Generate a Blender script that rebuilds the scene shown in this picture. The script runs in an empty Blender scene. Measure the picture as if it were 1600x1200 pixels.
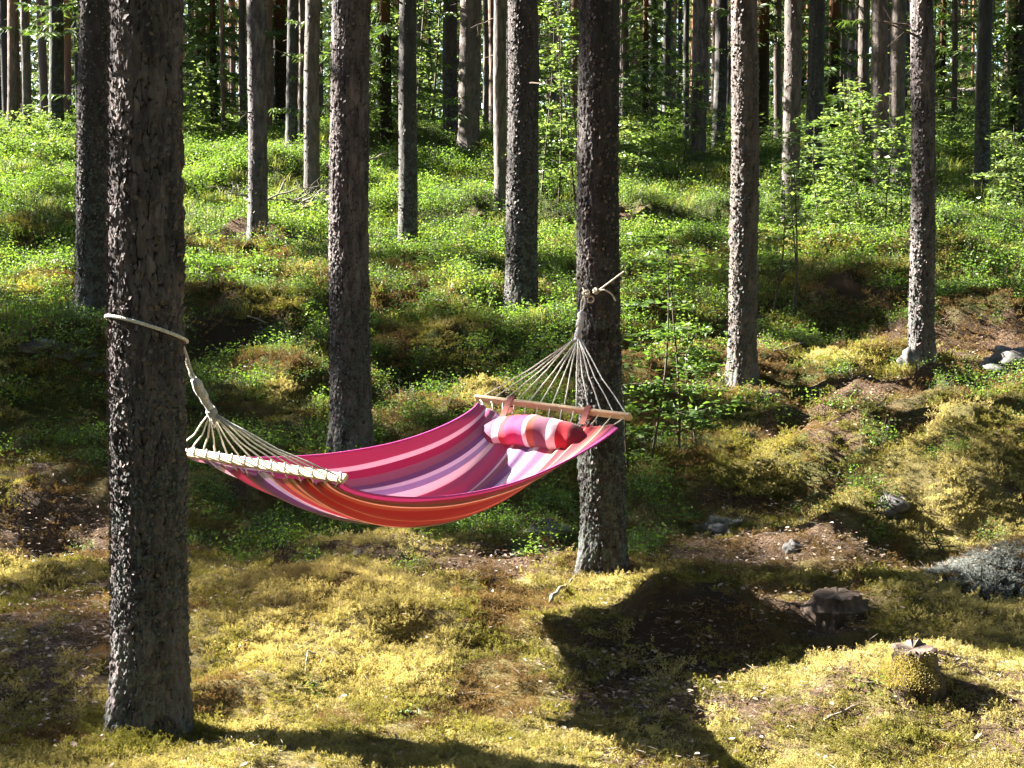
import bpy, math, random
import numpy as np
from mathutils import Vector

R = math.radians
rng = np.random.default_rng(7)
random.seed(7)
C = bpy.context.scene.collection

# ------------------------------------------------------------------ camera, sky, sun
F = 2323.0            # focal length in photo pixels (photo 1600 wide)
CAM_H = 1.6
PITCH = math.atan(200.0 / F)
cam_d = bpy.data.cameras.new('camera')
cam = bpy.data.objects.new('camera', cam_d)
C.objects.link(cam)
cam.location = (0, 0, CAM_H)
cam.rotation_euler = (R(90) - PITCH, 0, 0)
cam_d.sensor_width = 36.0
cam_d.lens = 36.0 * F / 1600.0
cam_d.clip_start = 0.05
cam_d.clip_end = 600
bpy.context.scene.camera = cam

SUN_EL = R(30)
SUN_B = R(22)          # how far behind the pure left the sun stands
SD = np.array([-math.cos(SUN_B) * math.cos(SUN_EL), math.sin(SUN_B) * math.cos(SUN_EL), math.sin(SUN_EL)])
world = bpy.data.worlds.new('World')
bpy.context.scene.world = world
world.use_nodes = True
wn = world.node_tree
sky = wn.nodes.new('ShaderNodeTexSky')
sky.sky_type = 'NISHITA'
sky.sun_disc = False
sky.sun_elevation = SUN_EL
sky.sun_rotation = math.atan2(SD[0], SD[1])
wn.links.new(sky.outputs[0], wn.nodes['Background'].inputs[0])
wn.nodes['Background'].inputs[1].default_value = 0.05
sun_d = bpy.data.lights.new('sun', 'SUN')
sun_d.energy = 5.0
sun_d.angle = R(0.5)
sun_d.color = (1.0, 0.93, 0.82)
sun = bpy.data.objects.new('sun', sun_d)
C.objects.link(sun)
sun.rotation_euler = Vector(SD.tolist()).to_track_quat('Z', 'Y').to_euler()
sun.location = (-8, 4, 12)
vs = bpy.context.scene.view_settings
vs.view_transform = 'Standard'
vs.look = 'None'
vs.exposure = 3.6
vs.gamma = 1.0
vs.use_curve_mapping = False
bpy.context.scene.cycles.max_bounces = 6
bpy.context.scene.cycles.diffuse_bounces = 3
bpy.context.scene.cycles.transmission_bounces = 4

cf = np.array([0, math.cos(PITCH), -math.sin(PITCH)])
cu = np.array([0, math.sin(PITCH), math.cos(PITCH)])
cr = np.array([1.0, 0, 0])


def ray(u, v):
    d = cf + cr * (u - 800) / F + cu * (600 - v) / F
    return d


def at_depth(u, v, Y):
    """the point at world distance Y (along y) seen at photo pixel u, v"""
    d = ray(u, v)
    return np.array([0, 0, CAM_H]) + d * (Y / d[1])


# ------------------------------------------------------------------ numeric helpers
def hsh(i, j, s):
    n = (i.astype(np.int64) * 374761393 + j.astype(np.int64) * 668265263 + int(s) * 1442695041) & 0xffffffff
    n = ((n ^ (n >> 13)) * 1274126177) & 0xffffffff
    n = (n ^ (n >> 16)) & 0xffffffff
    n = (n * 2246822519) & 0xffffffff
    return ((n ^ (n >> 15)) & 0xffffff) / float(0xffffff)


def vn(x, y, s=0):
    x = np.asarray(x, float); y = np.asarray(y, float)
    i = np.floor(x); j = np.floor(y)
    fx = x - i; fy = y - j
    fx = fx * fx * (3 - 2 * fx); fy = fy * fy * (3 - 2 * fy)
    a = hsh(i, j, s); b = hsh(i + 1, j, s); c = hsh(i, j + 1, s); d = hsh(i + 1, j + 1, s)
    return (a * (1 - fx) + b * fx) * (1 - fy) + (c * (1 - fx) + d * fx) * fy


def fbm(x, y, s=0, o=4):
    t = 0; a = .5; n = 0
    for k in range(o):
        t = t + a * vn(x * 2 ** k + 17.3 * k, y * 2 ** k - 9.1 * k, s + k)
        n += a; a *= .5
    return t / n


def cell(uc, vc, nu, s):
    """cellular noise, periodic in uc with period nu: F1, F2-F1, cell id random"""
    i0 = np.floor(uc); j0 = np.floor(vc)
    f1 = np.full(uc.shape, 9.0); f2 = np.full(uc.shape, 9.0); idr = np.zeros(uc.shape)
    for di in (-1, 0, 1):
        for dj in (-1, 0, 1):
            i = i0 + di; j = j0 + dj
            im = np.mod(i, nu)
            px = i + .15 + .7 * hsh(im, j, s); py = j + .1 + .8 * hsh(im, j, s + 5)
            d = np.sqrt((px - uc) ** 2 + (py - vc) ** 2)
            r = hsh(im, j, s + 9)
            nf = d < f1
            f2 = np.where(nf, f1, np.minimum(f2, d))
            idr = np.where(nf, r, idr)
            f1 = np.where(nf, d, f1)
    return f1, f2 - f1, idr


def sstep(a, b, x):
    t = np.clip((x - a) / (b - a), 0, 1)
    return t * t * (3 - 2 * t)


# ------------------------------------------------------------------ mesh helpers
def mesh(name, V, faces, mats, smooth=True, mi=None, attrs=None):
    """faces: list of int arrays (n,3) or (n,4)"""
    me = bpy.data.meshes.new(name)
    V = np.asarray(V, np.float32)
    me.vertices.add(len(V)); me.vertices.foreach_set('co', V.ravel())
    fl = [np.asarray(f, np.int32) for f in faces if len(f)]
    nl = sum(f.size for f in fl); nf = sum(len(f) for f in fl)
    me.loops.add(nl); me.polygons.add(nf)
    me.loops.foreach_set('vertex_index', np.concatenate([f.ravel() for f in fl]))
    tot = np.concatenate([np.full(len(f), f.shape[1], np.int32) for f in fl])
    st = np.concatenate([[0], np.cumsum(tot)[:-1]]).astype(np.int32)
    me.polygons.foreach_set('loop_start', st)
    if mi is not None:
        me.polygons.foreach_set('material_index', np.asarray(mi, np.int32))
    me.polygons.foreach_set('use_smooth', np.full(nf, bool(smooth)))
    for m in (mats if isinstance(mats, (list, tuple)) else [mats]):
        me.materials.append(m)
    me.update(calc_edges=True)
    for k, a in (attrs or {}).items():
        at = me.attributes.new(k, 'FLOAT', 'POINT')
        at.data.foreach_set('value', np.asarray(a, np.float32))
    return me


def obj(name, me, parent=None, loc=(0, 0, 0)):
    o = bpy.data.objects.new(name, me)
    C.objects.link(o)
    o.location = tuple(float(q) for q in loc)
    if parent is not None:
        o.parent = parent
    return o


def tag(o, label=None, cat=None, group=None, kind=None):
    if label: o['label'] = label
    if cat: o['category'] = cat
    if group: o['group'] = group
    if kind: o['kind'] = kind
    return o


def thing(name, loc, label, cat, group=None):
    return tag(obj(name, None, None, loc), label, cat, group)


class MB:
    """collects pieces of geometry"""
    def __init__(s):
        s.V = []; s.T = []; s.Q = []; s.n = 0; s.tm = []; s.qm = []; s.A = []
    def add(s, V, T=None, Q=None, m=0, a=0.0):
        V = np.asarray(V, float)
        if T is not None and len(T):
            T = np.asarray(T); s.T.append(T + s.n); s.tm.append(np.full(len(T), m))
        if Q is not None and len(Q):
            Q = np.asarray(Q); s.Q.append(Q + s.n); s.qm.append(np.full(len(Q), m))
        s.V.append(V); s.n += len(V)
        s.A.append(np.full(len(V), a) if np.isscalar(a) else np.asarray(a))
    def tube(s, P, r, k=6, m=0, cap=True, a=0.0):
        P = np.asarray(P, float); n = len(P)
        r = np.full(n, r) if np.isscalar(r) else np.asarray(r, float)
        t = np.gradient(P, axis=0); t /= np.linalg.norm(t, axis=1)[:, None] + 1e-9
        ref = np.array([0, 0, 1.0]) if abs(t[0, 2]) < .9 else np.array([1.0, 0, 0])
        N = []
        x = np.cross(ref, t[0]); x /= np.linalg.norm(x)
        for i in range(n):
            x = x - t[i] * np.dot(x, t[i]); x /= np.linalg.norm(x) + 1e-9
            N.append(x.copy())
        N = np.array(N); B = np.cross(t, N)
        an = np.arange(k) * 2 * math.pi / k
        V = (P[:, None] + r[:, None, None] * (np.cos(an)[None, :, None] * N[:, None] + np.sin(an)[None, :, None] * B[:, None])).reshape(-1, 3)
        i = np.arange(n - 1)[:, None] * k; j = np.arange(k)[None]; j2 = (j + 1) % k
        Q = np.stack([i + j, i + j2, i + k + j2, i + k + j], -1).reshape(-1, 4)
        T = []
        if cap:
            V = np.vstack([V, P[:1], P[-1:]])
            c0 = n * k; c1 = c0 + 1
            T = [[c0, (q + 1) % k, q] for q in range(k)] + [[c1, (n - 1) * k + q, (n - 1) * k + (q + 1) % k] for q in range(k)]
        s.add(V, T, Q, m, a)
    def box(s, c, ax, ay, az, m=0):
        """centre and three half-axis vectors"""
        c = np.asarray(c, float); ax, ay, az = map(lambda q: np.asarray(q, float), (ax, ay, az))
        V = [c + i * ax + j * ay + k * az for i in (-1, 1) for j in (-1, 1) for k in (-1, 1)]
        Q = [[0, 1, 3, 2], [4, 6, 7, 5], [0, 4, 5, 1], [2, 3, 7, 6], [0, 2, 6, 4], [1, 5, 7, 3]]
        s.add(V, None, Q, m)
    def leaves(s, P, L, W, m=0, up=None, flat=.0, fold=.25, a=None, dirs=None):
        """diamond leaves at points P, length L, width W; flat 0..1 keeps them level"""
        P = np.asarray(P, float); n = len(P)
        if n == 0: return
        d = rng.normal(size=(n, 3)) if dirs is None else dirs + rng.normal(size=(n, 3)) * .35
        d[:, 2] *= (1 - flat)
        d /= np.linalg.norm(d, axis=1)[:, None] + 1e-9
        q = rng.normal(size=(n, 3)); q[:, 2] *= (1 - flat)
        w = np.cross(d, np.cross(q, d)); w /= np.linalg.norm(w, axis=1)[:, None] + 1e-9
        nn = np.cross(d, w)
        L = np.broadcast_to(L, n)[:, None]; W = np.broadcast_to(W, n)[:, None]
        a0 = P; a1 = P + d * L * .45 + w * W * .5 + nn * W * fold; a2 = P + d * L; a3 = P + d * L * .45 - w * W * .5 + nn * W * fold
        V = np.stack([a0, a1, a2, a3], 1).reshape(-1, 3)
        b = np.arange(n)[:, None] * 4
        T = np.concatenate([b + [0, 1, 2], b + [0, 2, 3]])
        av = rng.random(n) if a is None else np.broadcast_to(a, n)
        s.add(V, T, None, m, np.repeat(av, 4))
    def ovals(s, P, L, W, m=0, flat=.8):
        """curled oval leaves of six rim points round a low middle"""
        n = len(P); P = np.asarray(P, float)
        az = rng.uniform(0, 6.28, n); d = np.stack([np.cos(az), np.sin(az), rng.normal(size=n) * (1 - flat)], -1)
        nn = np.stack([rng.normal(size=n) * (1 - flat) * 1.6, rng.normal(size=n) * (1 - flat) * 1.6, np.ones(n)], -1); nn /= np.linalg.norm(nn, axis=1)[:, None]
        w = np.cross(nn, d); w /= np.linalg.norm(w, axis=1)[:, None]
        cu_ = rng.uniform(.0, .45, n)[:, None]; L = L[:, None]; W = W[:, None]
        R_ = [P]
        for k in range(6):
            a = k * math.pi / 3
            rj = rng.uniform(.75, 1.1, n)[:, None]
            R_.append(P + d * L * .5 * math.cos(a) * rj + w * W * .5 * math.sin(a) * rj + nn * L * cu_ * (.25 + .5 * abs(math.sin(a))) * rng.uniform(.3, 1, n)[:, None])
        V = np.stack(R_, 1).reshape(-1, 3); b = np.arange(n)[:, None] * 7
        T = np.concatenate([b + [0, 1 + k, 1 + (k + 1) % 6] for k in range(6)])
        s.add(V, T, None, m, np.repeat(rng.random(n), 7))
    def build(s, name, mats, smooth=True):
        V = np.vstack(s.V)
        T = np.vstack(s.T) if s.T else np.zeros((0, 3), int); Q = np.vstack(s.Q) if s.Q else np.zeros((0, 4), int)
        mi = np.concatenate([x for x in s.tm + s.qm]) if (s.tm or s.qm) else None
        return mesh(name, V, [T, Q], mats, smooth, mi, {'tint': np.concatenate(s.A)})


# ------------------------------------------------------------------ materials
def newmat(name):
    m = bpy.data.materials.new(name); m.use_nodes = True
    nt = m.node_tree; nt.nodes.clear()
    out = nt.nodes.new('ShaderNodeOutputMaterial')
    return m, nt, out


def nd(nt, typ, **kw):
    n = nt.nodes.new(typ)
    for k, v in kw.items():
        if k.startswith('i_'):
            n.inputs[k[2:].replace('_', ' ')].default_value = v
        else:
            setattr(n, k, v)
    return n


def ramp(nt, src, stops, interp='LINEAR'):
    n = nt.nodes.new('ShaderNodeValToRGB')
    e = n.color_ramp.elements
    n.color_ramp.interpolation = interp
    while len(e) < len(stops): e.new(.5)
    for i, (p, c) in enumerate(stops):
        e[i].position = p; e[i].color = (*c, 1) if len(c) == 3 else c
    nt.links.new(src, n.inputs[0])
    return n.outputs[0]


def noise(nt, scale, detail=4, rough=.6, vec=None, dist=0.0):
    n = nd(nt, 'ShaderNodeTexNoise')
    n.inputs['Scale'].default_value = scale; n.inputs['Detail'].default_value = detail
    n.inputs['Roughness'].default_value = rough; n.inputs['Distortion'].default_value = dist
    if vec is not None: nt.links.new(vec, n.inputs['Vector'])
    return n.outputs['Fac']


def mixc(nt, fac, a, b, blend='MIX'):
    n = nt.nodes.new('ShaderNodeMix'); n.data_type = 'RGBA'; n.blend_type = blend
    for idx, v in ((0, fac), (6, a), (7, b)):
        if isinstance(v, (int, float)): n.inputs[idx].default_value = v
        elif isinstance(v, tuple): n.inputs[idx].default_value = (*v, 1)
        else: nt.links.new(v, n.inputs[idx])
    return n.outputs[2]


def math_(nt, op, a, b=None, clamp=False):
    n = nt.nodes.new('ShaderNodeMath'); n.operation = op; n.use_clamp = clamp
    for i, v in enumerate((a, b)):
        if v is None: continue
        if isinstance(v, (int, float)): n.inputs[i].default_value = v
        else: nt.links.new(v, n.inputs[i])
    return n.outputs[0]


def attr(nt, name):
    n = nt.nodes.new('ShaderNodeAttribute'); n.attribute_name = name
    return n.outputs['Fac']


def bump(nt, h, strength, dist):
    n = nd(nt, 'ShaderNodeBump'); n.inputs['Strength'].default_value = strength; n.inputs['Distance'].default_value = dist
    nt.links.new(h, n.inputs['Height'])
    return n.outputs[0]


def bsdf(nt, col, rough=.8, normal=None, spec=.3):
    b = nt.nodes.new('ShaderNodeBsdfPrincipled')
    if isinstance(col, tuple): b.inputs['Base Color'].default_value = (*col, 1)
    else: nt.links.new(col, b.inputs['Base Color'])
    if isinstance(rough, (int, float)): b.inputs['Roughness'].default_value = rough
    else: nt.links.new(rough, b.inputs['Roughness'])
    b.inputs['Specular IOR Level'].default_value = spec
    if normal is not None: nt.links.new(normal, b.inputs['Normal'])
    return b


def leafmat(name, c1, c2, c3, trans=.45, tcol=(1.25, 1.2, .55), scale=1.2, gloss=.25, rough=.45):
    """leaf surface: colours vary from plant to plant and leaf to leaf; light passes through"""
    m, nt, out = newmat(name)
    g = nd(nt, 'ShaderNodeNewGeometry').outputs['Position']
    n1 = noise(nt, scale, 3, .6, g)
    base = ramp(nt, n1, [(.32, c1), (.5, c2), (.68, c3)])
    t = attr(nt, 'tint')
    n5 = noise(nt, scale * 7, 4, .65, g)
    base = mixc(nt, ramp(nt, n5, [(.38, (.8, .8, .8)), (.5, (0, 0, 0))]), base, tuple(q * .55 for q in c1))
    base = mixc(nt, ramp(nt, n5, [(.54, (0, 0, 0)), (.68, (.7, .7, .7))]), base, c3)
    col = mixc(nt, math_(nt, 'MULTIPLY', t, .5), base, c3)
    b = bsdf(nt, col, rough, None, gloss)
    tr = nd(nt, 'ShaderNodeBsdfTranslucent')
    nt.links.new(mixc(nt, 1.0, col, tcol, 'MULTIPLY'), tr.inputs[0])
    mx = nd(nt, 'ShaderNodeMixShader'); mx.inputs[0].default_value = trans
    nt.links.new(b.outputs[0], mx.inputs[1]); nt.links.new(tr.outputs[0], mx.inputs[2])
    nt.links.new(mx.outputs[0], out.inputs[0])
    return m


def barkmat(name, ridge, pink, furrow, lichen_amt=.5, orange_from=5.5):
    m, nt, out = newmat(name)
    tc = nd(nt, 'ShaderNodeTexCoord').outputs['Object']
    mp = nd(nt, 'ShaderNodeMapping'); mp.inputs['Scale'].default_value = (1, 1, .3)
    nt.links.new(tc, mp.inputs[0])
    n1 = noise(nt, 14, 6, .65, mp.outputs[0])
    n2 = noise(nt, 60, 4, .7, tc)
    n3 = noise(nt, 2.3, 3, .6, tc)
    col = mixc(nt, ramp(nt, n1, [(.35, (0, 0, 0)), (.65, (1, 1, 1))]), ridge, pink)
    t = attr(nt, 'plate')
    col = mixc(nt, math_(nt, 'MULTIPLY', t, .55), col, tuple(q * .62 for q in ridge))
    cr_ = attr(nt, 'crev')
    col = mixc(nt, ramp(nt, cr_, [(.15, (1, 1, 1)), (.55, (0, 0, 0))]), col, furrow)
    # grey and blue-green lichen growing low on the trunk
    sx = nd(nt, 'ShaderNodeSeparateXYZ'); nt.links.new(tc, sx.inputs[0])
    low = ramp(nt, math_(nt, 'DIVIDE', sx.outputs[2], 3.0), [(.0, (1, 1, 1)), (.35, (.75, .75, .75)), (.9, (0, 0, 0))])
    lm = noise(nt, 17, 6, .72, tc)
    lmask = ramp(nt, math_(nt, 'ADD', lm, math_(nt, 'MULTIPLY', low, .13)), [(.60, (0, 0, 0)), (.66, (1, 1, 1))])
    lmask = math_(nt, 'MULTIPLY', math_(nt, 'MULTIPLY', lmask, lichen_amt), low, True)
    lc = ramp(nt, n2, [(.35, (.035, .042, .04)), (.6, (.12, .135, .12))])
    col = mixc(nt, lmask, col, lc)
    up = ramp(nt, math_(nt, 'DIVIDE', sx.outputs[2], 12.0), [(orange_from / 12 * .6, (0, 0, 0)), (min(.99, orange_from / 12 * 1.3), (1, 1, 1))])
    col = mixc(nt, math_(nt, 'MULTIPLY', up, .75), col, (.22, .09, .04))
    h = math_(nt, 'ADD', n1, math_(nt, 'MULTIPLY', n2, .5))
    b = bsdf(nt, col, .85, bump(nt, h, .8, .012), .25)
    nt.links.new(b.outputs[0], out.inputs[0])
    return m


def simple(name, c1, c2, scale=20, rough=.8, bs=.3, bd=.004, spec=.3, stretch=None):
    m, nt, out = newmat(name)
    tc = nd(nt, 'ShaderNodeTexCoord').outputs['Object']
    if stretch:
        mp = nd(nt, 'ShaderNodeMapping'); mp.inputs['Scale'].default_value = stretch
        nt.links.new(tc, mp.inputs[0]); tc = mp.outputs[0]
    n1 = noise(nt, scale, 5, .65, tc)
    col = ramp(nt, n1, [(.35, c1), (.65, c2)])
    b = bsdf(nt, col, rough, bump(nt, n1, bs, bd), spec)
    nt.links.new(b.outputs[0], out.inputs[0])
    return m


M = {}
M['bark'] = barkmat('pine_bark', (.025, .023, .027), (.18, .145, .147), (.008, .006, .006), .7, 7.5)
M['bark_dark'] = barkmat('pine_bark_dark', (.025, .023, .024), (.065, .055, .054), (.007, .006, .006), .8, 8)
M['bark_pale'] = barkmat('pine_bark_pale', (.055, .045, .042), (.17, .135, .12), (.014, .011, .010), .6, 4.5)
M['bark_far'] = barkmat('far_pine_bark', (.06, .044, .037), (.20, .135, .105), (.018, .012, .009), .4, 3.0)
M['flake'] = simple('bark_flake', (.035, .029, .030), (.15, .122, .118), 40)
M['lichen'] = simple('grey_lichen', (.025, .03, .029), (.12, .135, .125), 60, .9)
M['needles'] = leafmat('pine_needles', (.035, .065, .02), (.05, .085, .028), (.07, .11, .035), .25)
M['spruce'] = leafmat('spruce_needles', (.035, .065, .02), (.06, .10, .03), (.10, .16, .045), .35, (1.2, 1.25, .5), .35)
M['bilberry'] = leafmat('bilberry_leaves', (.05, .115, .03), (.09, .18, .04), (.16, .25, .055), .5, (1.5, 1.45, .5), .8)
M['bilberry_dark'] = leafmat('heath_leaves', (.04, .085, .026), (.065, .13, .035), (.12, .18, .05), .45, (1.4, 1.4, .5), .8)
M['broad'] = leafmat('broad_leaves', (.065, .12, .04), (.10, .165, .055), (.16, .22, .085), .5, (1.45, 1.4, .65), .9, .5, .35)
M['grass'] = leafmat('grass_blades', (.08, .14, .03), (.13, .18, .045), (.24, .24, .09), .5, (1.4, 1.3, .55), .5)
M['drygrass'] = leafmat('dry_grass', (.24, .20, .10), (.30, .25, .13), (.38, .32, .18), .4, (1.2, 1.1, .8), .8)
M['moss_gold'] = leafmat('golden_moss', (.11, .10, .038), (.29, .25, .09), (.52, .45, .21), .28, (1.15, 1.1, .62), 1.6, .1, .9)
M['moss_green'] = leafmat('green_moss', (.065, .07, .02), (.15, .15, .045), (.29, .26, .085), .35, (1.25, 1.2, .5), 1.4, .1, .9)
M['moss_brown'] = leafmat('brown_moss', (.06, .042, .02), (.13, .088, .038), (.24, .17, .07), .25, (1.2, 1.0, .7), 1.9, .1, .9)
M['stem'] = simple('thin_stem', (.035, .028, .02), (.09, .07, .05), 30)
M['twig'] = simple('dead_twig', (.10, .085, .07), (.24, .21, .18), 30)
M['deadleaf'] = leafmat('dead_leaves', (.10, .062, .038), (.20, .14, .10), (.38, .31, .25), .2, (1.1, .9, .6), 9)
M['rock'] = simple('grey_granite', (.045, .043, .042), (.16, .155, .15), 9, .85, .6, .02)
M['stumpwood'] = simple('weathered_stump_wood', (.025, .019, .015), (.13, .095, .075), 12, .9, .8, .02, .2, (1, 1, .2))
M['rope'] = simple('cotton_rope', (.50, .47, .41), (.74, .70, .63), 90, .85, .5, .003)
M['rope_tie'] = simple('tie_rope', (.34, .31, .23), (.56, .51, .41), 120, .85, .5, .003)
M['whip'] = simple('rope_whipping', (.36, .35, .36), (.64, .63, .64), 150, .85, .9, .006, .3, (1, 1, .3))
M['bar'] = simple('pine_bar_wood', (.48, .34, .20), (.62, .47, .30), 6, .55, .2, .002, .4, (1, 6, 1))
M['strap'] = simple('pillow_strap_cloth', (.20, .06, .05), (.30, .10, .08), 80)
M['metal'] = simple('steel_ring', (.45, .45, .45), (.6, .6, .6), 50, .3, .1, .001, .8)

# ------------------------------------------------------------------ terrain
_cp = [(-2.5, 1.5, -.12), (0, 1.5, -.14), (2.5, 1.5, -.1), (-2.2, 4.4, -.13), (0, 4.4, -.18), (2.2, 4.2, -.08), (-1.3, 5.35, -.10), (.8, 5.9, -.2), (2.2, 6, -.05),
       (-2.3, 7, -.10), (-.9, 7.2, -.02), (.3, 7.3, -.06), (1.4, 7.3, -.16), (.51, 8.4, -.13), (2.6, 8, -.14), (-2.2, 8.8, -.08), (-.8, 8.9, -.12), (1.5, 9.2, -.05), (3.6, 9.3, .12)]
_px = [(550, 712, 10.2), (300, 690, 10.2), (60, 680, 10.2), (800, 690, 10.2), (1000, 700, 10.4), (1250, 690, 10.6), (1500, 660, 10.8),
       (815, 492, 13.6), (145, 487, 13.6), (480, 500, 13.4), (1160, 597, 12.2), (1438, 568, 12.7), (1000, 560, 12.4), (640, 600, 11.6), (350, 600, 11.6), (50, 590, 11.6),
       (1300, 600, 12.2), (1580, 530, 13.2), (1300, 480, 14.6), (1560, 440, 15.5), (1050, 440, 15.2), (403, 365, 19), (637, 390, 18.6), (782, 335, 21), (487, 322, 21.5), (60, 350, 19), (1232, 365, 19.4),
       (732, 233, 25.5), (900, 290, 22.5), (1088, 255, 25), (1268, 285, 23), (1385, 310, 22), (1532, 302, 22.5), (85, 213, 28), (380, 220, 28), (600, 222, 28),
       (1490, 215, 31), (1595, 226, 28), (1200, 230, 27)]
for (u, v, y) in _px:
    p = at_depth(u, v, y); _cp.append((p[0], p[1], p[2]))
for xx in (-16, -8, 0, 8, 16):
    _cp += [(xx, 36, 4.35 + (.12 * xx if xx > 0 else 0)), (xx, 48, 5.0 + (.08 * xx if xx > 0 else 0)), (xx * 1.8, 75, 6.0), (xx * 2.5, 115, 8.0)]
for xx, dz in ((-9, 0), (9, 0), (-22, .3), (22, .2), (-40, .6), (40, .4)):
    _cp += [(xx, -6, -.1 + dz), (xx, 3, -.1 + dz), (xx, 8.5, -.02 + dz), (xx, 13.5, .95 + dz), (xx, 19, 1.85 + dz), (xx, 26, 3.3 + dz)]
_cp += [(0, -8, -.1), (-45, 50, 6), (45, 50, 6)]
_cp = np.array(_cp)
_D = np.sqrt(((_cp[:, None, :2] - _cp[None, :, :2]) ** 2).sum(-1) + .6)
_A = np.block([[_D + np.eye(len(_cp)) * -.02, np.ones((len(_cp), 1))], [np.ones((1, len(_cp))), np.zeros((1, 1))]])
_w = np.linalg.solve(_A, np.concatenate([_cp[:, 2], [0]]))


def H0(x, y):
    x = np.asarray(x, float); y = np.asarray(y, float)
    r = np.full(x.shape, _w[-1])
    for i in range(len(_cp)):
        r = r + _w[i] * np.sqrt((x - _cp[i, 0]) ** 2 + (y - _cp[i, 1]) ** 2 + .6)
    return r


def hit(u, v, H, y0=3.0, y1=90.0):
    d = ray(u, v); d = d / d[1]
    ys = y0 * (y1 / y0) ** np.linspace(0, 1, 1500)
    P = np.array([0, 0, CAM_H])[None] + d[None] * ys[:, None]
    below = P[:, 2] - H(P[:, 0], P[:, 1])
    k = np.argmax(below < 0)
    if below[k] >= 0: k = len(ys) - 1
    if k == 0: return P[0]
    a, b = below[k - 1], below[k]
    t = a / (a - b + 1e-12)
    p = P[k - 1] * (1 - t) + P[k] * t
    p[2] = H(p[:1], p[1:2])[0]
    return p


# hummocks: photo pixel of the centre, half width across, half width along, height
_m = [(1075, 985, .36, .34, .24), (1240, 945, .25, .22, .07), (1400, 955, .26, .24, .14), (760, 985, .85, .40, .11), (480, 960, .4, .45, .06),
      (235, 1160, .55, .40, .05), (1400, 1085, .34, .30, .12), (1250, 1120, .55, .38, .14), (1560, 1130, .5, .4, .06), (1340, 1180, .4, .2, .05),
      (1490, 790, .62, .40, .24), (1590, 750, .5, .5, .18), (1590, 900, .35, .3, .12), (940, 900, .40, .34, .06), (620, 870, .55, .3, .09), (420, 850, .4, .3, .07),
      (90, 640, .85, .40, .30), (10, 650, .5, .4, .2), (40, 540, .6, .4, .14), (90, 790, .6, .3, .07), (370, 520, .62, .45, .28), (480, 610, .4, .3, .16), (720, 560, .45, .3, .16),
      (620, 530, .4, .3, .12), (1320, 470, .6, .45, .22), (1290, 430, .8, .5, .22), (1170, 610, .5, .35, .12), (1110, 650, .6, .4, .14), (1560, 520, .9, .5, .25), (1400, 600, .7, .4, .12),
      (1490, 640, .8, .35, .15), (1580, 680, .5, .35, .16), (1150, 745, .6, .35, .12), (1350, 700, .7, .35, .10), (60, 395, .9, .5, .22), (330, 375, .8, .4, .14), (1500, 440, .7, .5, .3),
      (980, 500, .5, .4, .16), (740, 345, .9, .5, .16), (560, 250, 1.2, .7, .3), (890, 350, .5, .4, .25), (1060, 350, 1.2, .5, .16), (440, 300, 1.0, .5, .25), (1150, 870, .35, .3, .08), (1300, 850, .5, .3, .08)]
MND = []
FIX = []
for (u, v, rx, ry, h) in _m:
    p = hit(u, v, H0)
    MND.append((p[0], p[1], rx, ry, h * (1.35 if p[1] > 8.6 else 1.1)))
_tb = []      # (x, y) of trunks, filled before the ground mesh is made


def H(x, y):
    x = np.asarray(x, float); y = np.asarray(y, float)
    z = H0(x, y)
    wx = x + .12 * (fbm(x * 2.2, y * 2.2, 31, 2) - .5) * 2; wy = y + .12 * (fbm(x * 2.2, y * 2.2, 47, 2) - .5) * 2
    for (mx, my, rx, ry, h) in MND:
        q = ((wx - mx) / rx) ** 2 + ((wy - my) / ry) ** 2
        z = z + h * np.exp(-q ** 1.25 * .9)
    am = sstep(4, 9, y) * .75 + .25
    b1 = 1 - np.abs(2 * fbm(x * .8, y * .95, 3, 3) - 1)
    z = z + (b1 - .72) * (.30 + .16 * sstep(8.5, 10, y)) * am
    b2 = 1 - np.abs(2 * fbm(x * 2.6, y * 2.9, 11, 3) - 1)
    z = z + (b2 - .75) * (.12 + .10 * sstep(8.5, 10, y)) * (.35 + .65 * am)
    z = z + (fbm(x * 9, y * 9, 23, 3) - .5) * .028 + (fbm(x * 28, y * 28, 29, 2) - .5) * .012
    for (mx, my, dz, rr) in FIX:
        z = z + dz * np.exp(-((x - mx) ** 2 + (y - my) ** 2) / rr ** 2)
    return z


for (u, v, Y, rr) in ((235, 1142, 5.35, .6), (943, 884, 8.4, .75), (700, 900, 7.9, .7), (800, 1190, 4.95, .8), (1150, 1010, 6.4, .6)):
    p = at_depth(u, v, Y)
    FIX.append((p[0], p[1], float(p[2] - H(p[:1], p[1:2])[0]), rr))


def at(u, v):
    return hit(u, v, H)


def axis(segs):
    out = [segs[0][0]]
    for (a, b, d0, d1) in segs:
        x = a
        while x < b - 1e-6:
            t = (x - a) / (b - a)
            x = min(b, x + d0 * (d1 / d0) ** t)
            out.append(x)
    return np.array(out)


xr = axis([(0, 3.0, .026, .028), (3.0, 8, .03, .12), (8, 20, .12, .7), (20, 75, .7, 6)])
gx = np.concatenate([-xr[::-1][:-1], xr])
gy = axis([(-12, 3.6, 2, .15), (3.6, 4.6, .1, .026), (4.6, 9, .024, .035), (9, 16, .035, .09), (16, 32, .09, .3), (32, 130, .3, 8)])
GX, GY = np.meshgrid(gx, gy)
GZ = H(GX, GY)


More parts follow.
